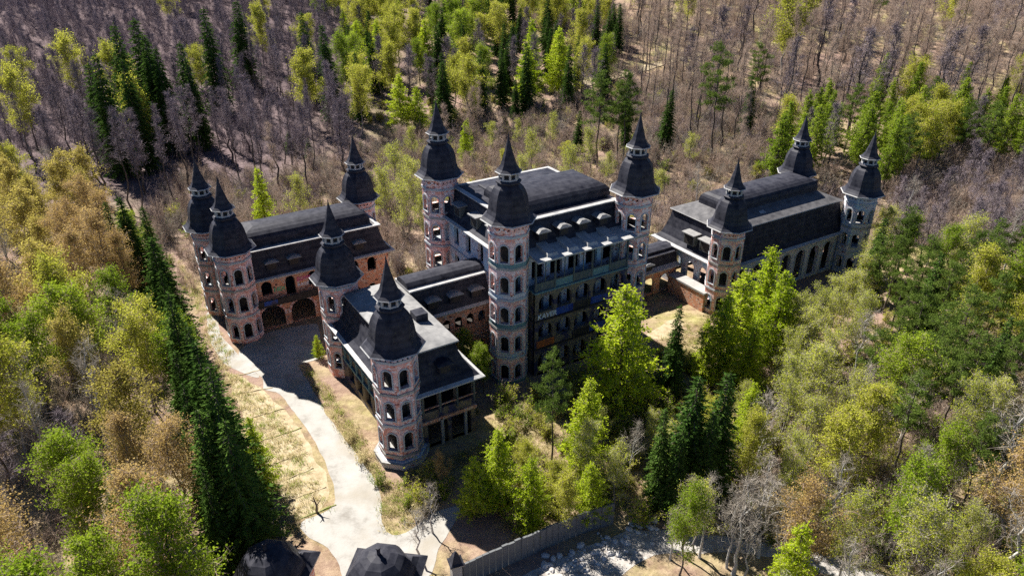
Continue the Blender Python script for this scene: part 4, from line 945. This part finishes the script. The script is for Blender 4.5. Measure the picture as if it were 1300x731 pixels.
tips([(1160, 262, 13), (1130, 300, 12, 1.1), (1185, 300, 12), (1215, 330, 12, 1.1), (1250, 290, 13), (1240, 360, 13, 1.1), (1280, 340, 13), (1180, 360, 12, 1.1), (1270, 300, 13), (1210, 390, 12, 1.2), (1255, 420, 12, 1.1), (1290, 430, 12), (1160, 345, 11), (1150, 390, 10)], 'pine', 'dense dark green pine in the thick stand beyond the right wing end tower', 'dark pines beyond the right wing')
tips([(1125, 275, 12, .9), (1200, 320, 12), (1285, 400, 12)], 'spruce', 'dark spruce in the thick pine stand beyond the right wing end tower', 'dark spruces among the pines beyond the right wing')

# --- birch wood on the left
BW = dict(gold=('khaki yellow leafing birch in the wood left of the spruce row', 'khaki birches left of the spruce row'), birch=('yellow-green leafing birch in the wood left of the spruce row', 'leafing birches left of the spruce row'), orange=('rusty brown budding tree in the wood left of the spruce row', 'rusty budding trees left of the spruce row'),
          green=('olive green leafing tree in the wood left of the spruce row', 'olive green trees left of the spruce row'), pale=('pale grey bare tree in the wood left of the spruce row', 'bare trees left of the spruce row'), bare=('grey bare tree in the wood left of the spruce row', 'bare trees left of the spruce row'))
def left_kind(px, py):
    if 60 < px < 150 and 215 < py < 330: k = choose((.85, 'orange'), (.15, 'gold'))
    elif px < 120 and 410 < py < 540: k = choose((.75, 'pale'), (.15, 'bare'), (.1, 'birch'))
    elif 120 < px < 250 and 480 < py < 610: k = choose((.75, 'orange'), (.15, 'birch'), (.1, 'bare'))
    elif px > 20 and py > 530: k = choose((.45, 'green'), (.3, 'birch'), (.15, 'gold'), (.1, 'orange'))
    elif px < 40 and py > 330: k = choose((.3, 'orange'), (.4, 'bare'), (.3, 'green'))
    else: k = choose((.50, 'gold'), (.20, 'birch'), (.09, 'orange'), (.18, 'pale'), (.03, 'green'))
    return (k, *BW[k])
scatter([(-60, 185), (110, 175), (128, 240), (160, 330), (190, 400), (218, 470), (232, 540), (205, 640), (200, 760), (-120, 760)], (11, 14), 4.2, left_kind, 2200)
# --- left slope of bare trees
BS = {'slim': ('tall thin bare tree on the slope behind the left wing', 'bare trees on the slope behind the left wing'), 'bare': ('spreading grey bare tree on the slope behind the left wing', 'spreading bare trees behind the left wing'),
      'birch': ('pale yellow leafing tree on the bare slope behind the left wing', 'yellow leafing trees on the bare slope'), 'green': ('olive green tree on the bare slope behind the left wing', 'olive trees on the bare slope')}
def slope_kind(px, py):
    k = choose((.58, 'slim'), (.38, 'bare'), (.04, 'birch')); return (k, *BS[k])
scatter([(-80, -70), (400, -70), (420, 60), (440, 120), (330, 130), (110, 140), (-80, 165)], (12, 19), 5.2, slope_kind, 2600)
# --- green mixed wood beyond the hall
MX = {'spruce': MS, 'larch': ('lime green larch in the mixed wood beyond the main hall', 'larches in the mixed wood beyond the main hall'), 'birch': ('yellow-green birch in the mixed wood beyond the main hall', 'birches in the mixed wood beyond the main hall'),
      'bare': ('grey bare tree in the mixed wood beyond the main hall', 'bare trees in the mixed wood beyond the main hall'), 'green': ('fresh green tree in the mixed wood beyond the main hall', 'fresh green trees in the mixed wood beyond the main hall')}
def mixed_kind(px, py):
    k = choose((.28, 'spruce'), (.10, 'larch'), (.20, 'birch'), (.12, 'green'), (.30, 'bare')); return (k, *MX[k])
scatter([(395, -60), (760, -60), (800, 30), (770, 60), (690, 60), (640, 70), (560, 80), (520, 60), (470, 60), (440, 110), (420, 120)], (12, 17), 5.2, mixed_kind, 1500)
# --- right: bare tall trees far, green stand nearer
RB = {'slimbrown': ('tall thin bare tree on the pinkish slope beyond the right wing', 'tall bare trees on the slope beyond the right wing'), 'bare': ('spreading bare tree on the pinkish slope beyond the right wing', 'spreading bare trees beyond the right wing'),
      'birch': ('pale yellow leafing tree on the pinkish slope beyond the right wing', 'yellow trees on the slope beyond the right wing'), 'pine': ('dark pine on the pinkish slope beyond the right wing', 'pines on the slope beyond the right wing')}
def rb_kind(px, py):
    k = choose((.84, 'slimbrown'), (.09, 'bare'), (.03, 'birch'), (.04, 'pine')); return (k, *RB[k])
scatter([(800, -80), (1380, -80), (1380, 40), (1200, 30), (1050, 40), (960, 60), (830, 50)], (18, 25), 6.5, rb_kind, 1500)
tips([(905, 20, 16), (1002, -10, 18), (868, 60, 12), (890, 95, 12), (860, 20, 17)], 'slimbrown', *RB['slimbrown'])
GS = {'greenlarch': ('fresh green larch in the stand behind the right wing towers', 'green larches behind the right wing'), 'pine': ('dark pine in the green stand behind the right wing towers', 'pines in the green stand behind the right wing'),
      'birch': ('yellow-green birch in the green stand behind the right wing towers', 'birches in the green stand behind the right wing'), 'bare': ('grey bare tree in the green stand behind the right wing towers', 'bare trees in the green stand behind the right wing')}
def gs_kind(px, py):
    k = choose((.56, 'greenlarch'), (.22, 'pine'), (.12, 'birch'), (.10, 'bare')); return (k, *GS[k])
scatter([(985, 150), (1010, 105), (1060, 85), (1110, 60), (1180, 75), (1230, 65), (1380, 55), (1380, 130), (1240, 130), (1150, 150), (1060, 130), (1000, 160)], (13, 16), 4.0, gs_kind, 900)
# --- right-hand side beyond and before the pines
RS = {'wisp': ('pale twiggy tree in first yellow-green leaf right of the castle', 'trees in first leaf right of the castle'), 'bare': ('grey bare tree behind the dark pines right of the castle', 'bare trees behind the dark pines'), 'birch': ('yellow-green birch beside the dark pines right of the castle', 'birches beside the dark pines'), 'pale': ('pale twiggy bare tree among the trees right of the castle', 'pale bare trees right of the castle'),
      'pine': ('dense dark green pine in the thick stand beyond the right wing end tower', 'dark pines beyond the right wing'), 'green': ('olive green leafing tree right of the castle', 'olive trees right of the castle'), 'orange': ('rusty budding tree right of the castle', 'rusty trees right of the castle'), 'larch': ('lime green larch among the trees right of the castle', 'larches right of the castle')}
def rs_kind(px, py):
    if py < 270: k = choose((.75, 'bare'), (.25, 'pale'))
    elif 1120 < px and py < 470: k = choose((.55, 'pine'), (.2, 'green'), (.1, 'birch'), (.15, 'wisp'))
    elif px > 1180 and py < 590: k = choose((.25, 'orange'), (.2, 'green'), (.25, 'pine'), (.1, 'pale'), (.2, 'wisp'))
    elif 1060 < px < 1180 and py < 560: k = choose((.5, 'pale'), (.25, 'wisp'), (.10, 'birch'), (.05, 'green'), (.1, 'larch'))
    else: k = choose((.36, 'pale'), (.36, 'wisp'), (.03, 'green'), (.08, 'birch'), (.11, 'larch'), (.04, 'orange'), (.02, 'bare'))
    return (k, *RS[k], .88 if py > 480 else 1.)
scatter([(1150, 215), (1380, 190), (1400, 760), (1000, 760), (1010, 640), (930, 610), (960, 480), (1020, 430), (1085, 375), (1140, 320)], (9, 13), 3.4, rs_kind, 3200)
# --- between castle front and road
FM = {'wisp': ('small twiggy tree in first leaf between the castle front and the road', 'small trees in first leaf before the castle front'), 'larch': ('young yellow-green larch behind the curved panel wall', 'young larches behind the panel wall'), 'birch': ('small yellow leafing tree between the castle front and the road', 'small yellow trees before the castle front'),
      'green': ('small olive leafing tree between the castle front and the road', 'small olive trees before the castle front'), 'pale': ('small pale bare tree between the castle front and the road', 'small bare trees before the castle front'), 'spruce': ('small dark spruce between the castle front and the road', 'small spruces before the castle front')}
def fm_kind(px, py):
    k = choose((.10, 'larch'), (.24, 'birch'), (.06, 'green'), (.10, 'pale'), (.02, 'spruce'), (.48, 'wisp')); return (k, *FM[k])
scatter([(640, 590), (680, 545), (740, 520), (800, 500), (850, 520), (960, 470), (990, 560), (930, 640), (800, 610), (700, 625)], (5, 9), 2.6, fm_kind, 1500)
tips([(905, 600, 9), (940, 625, 8), (880, 610, 8), (985, 600, 9), (860, 640, 6), (1010, 640, 8), (960, 655, 7)], 'pale', 'pale twiggy bare tree beside the gravel road', 'bare trees beside the gravel road')

def bh_kind(px, py):
    k = choose((.5, 'wisp'), (.35, 'pale'), (.15, 'slimbrown'))
    return (k, *{'wisp': ('thin twiggy tree in first leaf in the brush behind the castle', 'thin trees in first leaf behind the castle'), 'pale': ('pale bare tree in the brush behind the castle', 'pale bare trees behind the castle'), 'slimbrown': ('thin brown bare tree in the brush behind the castle', 'brown bare trees behind the castle')}[k])
scatter([(330, 190), (440, 170), (600, 150), (760, 140), (860, 130), (960, 160), (990, 180), (930, 200), (880, 230), (760, 200), (600, 200), (540, 230), (470, 220), (340, 250)], (6, 10), 7.0, bh_kind, 500)
# --- instantiate: bare trees past the 300 that show largest join one far wood
isb = [p for p in PLAN if NAME[p[0]] == 'bare_tree']; isb.sort(key=lambda p: -p[3] / math.hypot(p[1], p[2])); far_bare = isb[300:]; fb = set(id(p) for p in far_bare)
for p in PLAN:
    if id(p) not in fb: plant(*p)

# ================================================================== undergrowth and grass (uncountable): instanced on points
def gn_scatter(name, meshes, pts, smin, smax, label=None, cat=None):
    me = bpy.data.meshes.new(name); me.from_pydata([tuple(p) for p in pts], [], [])
    o = bpy.data.objects.new(name, me); link(o); tag(o, label, cat, None, 'stuff')
    col = bpy.data.collections.new(name + '_source')
    for m in meshes:
        q = bpy.data.objects.new(name + '_piece', m); col.objects.link(q)
    ng = bpy.data.node_groups.new(name, 'GeometryNodeTree')
    ng.interface.new_socket('Geometry', in_out='INPUT', socket_type='NodeSocketGeometry'); ng.interface.new_socket('Geometry', in_out='OUTPUT', socket_type='NodeSocketGeometry')
    N = ng.nodes; gi = N.new('NodeGroupInput'); go = N.new('NodeGroupOutput'); ip = N.new('GeometryNodeInstanceOnPoints'); ci = N.new('GeometryNodeCollectionInfo')
    ci.inputs['Collection'].default_value = col; ci.inputs['Separate Children'].default_value = True; ci.inputs['Reset Children'].default_value = True
    ip.inputs['Pick Instance'].default_value = True
    rr = N.new('FunctionNodeRandomValue'); rr.data_type = 'FLOAT_VECTOR'; rr.inputs[0].default_value = (-.12, -.12, 0); rr.inputs[1].default_value = (.12, .12, 6.28)
    rs = N.new('FunctionNodeRandomValue'); rs.data_type = 'FLOAT'; rs.inputs[2].default_value = smin; rs.inputs[3].default_value = smax; rs.inputs['Seed'].default_value = 3
    L_ = ng.links
    L_.new(gi.outputs[0], ip.inputs['Points']); L_.new(ci.outputs[0], ip.inputs['Instance']); L_.new(rr.outputs[0], ip.inputs['Rotation'])
    L_.new(rs.outputs[1], ip.inputs['Scale']); L_.new(ip.outputs[0], go.inputs[0])
    md = o.modifiers.new('scatter', 'NODES'); md.node_group = ng
    return o
def pts_in(poly, n, sp=0.0, m=1.0):
    xs = [p[0] for p in poly]; ys = [p[1] for p in poly]; out = []
    gp_ = [gp(*q) for q in poly]; X0, X1 = min(p[0] for p in gp_), max(p[0] for p in gp_); Y0, Y1 = min(p[1] for p in gp_), max(p[1] for p in gp_)
    P = [(p[0], p[1]) for p in gp_]; t = 0
    while len(out) < n and t < n * 12:
        t += 1; x, y = random.uniform(X0, X1), random.uniform(Y0, Y1)
        if not inside(P, x, y) or blocked(x, y, m): continue
        out.append((x, y, gz1(x, y)))
    return out
if far_bare:
    for kd in ('slim', 'bare', 'slimbrown'):
        pp = [(p[1], p[2], gz1(p[1], p[2])) for p in far_bare if p[0] == kd]
        pp += [(x, y, gz1(x, y)) for x, y in ((random.uniform(*((-330, 10) if kd != 'slimbrown' else (20, 330))), random.uniform(290, 430)) for _ in range(330))]
        if pp:
            q = gn_scatter('distant_bare_wood', [c for _, c in KIND[kd]], pp, .75, 1.0, 'far hazy mass of bare trees along the top of the slope', 'wood')
brown = [shrub(500 + k, 3.0, 'brown_twig') for k in range(3)]; grey = [shrub(510 + k, 3.6, 'grey_twig') for k in range(3)]; pale_s = [shrub(520 + k, 2.6, 'pale_twig') for k in range(3)]
yell = [shrub(530 + k, 2.4, 'brown_twig', 'birch_leaf') for k in range(3)]; grn = [shrub(540 + k, 2.2, 'brown_twig', 'green_leaf') for k in range(3)]; strw = [shrub(550 + k, 1.6, 'straw', 'straw', 14, 1) for k in range(2)]
def tuft(seed):
    t = TB(seed)
    for k in range(26):
        a = t.r.uniform(0, 6.28); b = np.array([t.r.normal(0, .25), t.r.normal(0, .25), -.02]); t.twig(b, b + np.array([math.cos(a) * .2, math.sin(a) * .2, t.r.uniform(.15, .45)]), .035)
    return t.mesh('dry_grass', 'straw', 'straw' if seed % 5 else 'green_leaf', 'straw')
tufts = [tuft(600 + k) for k in range(5)]
BEH = [(210, 215), (330, 230), (440, 200), (560, 150), (720, 130), (860, 100), (960, 130), (1010, 190), (1100, 230), (1160, 250), (1130, 330), (900, 330), (500, 350), (300, 300), (220, 400), (180, 300)]
gn_scatter('bare_brush', brown + brown + grey[:1] + pale_s, pts_in(BEH, 2300) + pts_in([(640, 20), (1330, -20), (1330, 140), (1000, 160), (850, 170)], 3000) + pts_in([(1130, 190), (1340, 150), (1340, 330), (1150, 310)], 700), .7, 1.6, 'thicket of bare brown brush and saplings behind the castle', 'brush')
gn_scatter('grey_brush', grey, pts_in([(-20, -15), (450, -15), (440, 200), (-20, 200)], 2400), .6, 1.3, 'violet-grey bare brush on the slope behind the left wing', 'brush')
gn_scatter('leafing_brush', yell + grn + strw, pts_in(BEH, 330) + pts_in([(580, 560), (640, 500), (900, 430), (1010, 400), (1330, 330), (1330, 760), (900, 690), (760, 650), (640, 690)], 900) + pts_in([(430, 140), (780, 90), (800, 160), (600, 220), (450, 220)], 150) + pts_in([(395, 470), (425, 520), (480, 610), (500, 670), (555, 640), (580, 600), (520, 600), (470, 600)], 14), .35, 1.15, 'low yellow-green brush growing around the castle', 'brush')
gn_scatter('twiggy_brush', pale_s + brown, pts_in([(860, 640), (1000, 500), (1330, 420), (1330, 760), (900, 700)], 350) + pts_in([(-20, 430), (200, 430), (260, 760), (-20, 760)], 220), .5, 1.2, 'pale twiggy brush under the trees beside the castle', 'brush')
gn_scatter('dry_grass', tufts, pts_in([(225, 330), (330, 445), (300, 420), (290, 470), (335, 500), (380, 560), (425, 660), (370, 680), (300, 540)], 800, m=.2) + pts_in([(380, 460), (420, 530), (470, 620), (495, 685), (560, 640), (620, 560), (600, 500), (470, 560), (430, 500)], 700, m=.2) + pts_in([(600, 540), (900, 400), (1000, 500), (820, 660), (640, 690)], 2500, m=.3) + pts_in(BEH, 3500, m=.5), .4, 1.15, 'dry straw-coloured grass on the banks around the castle', 'grass')
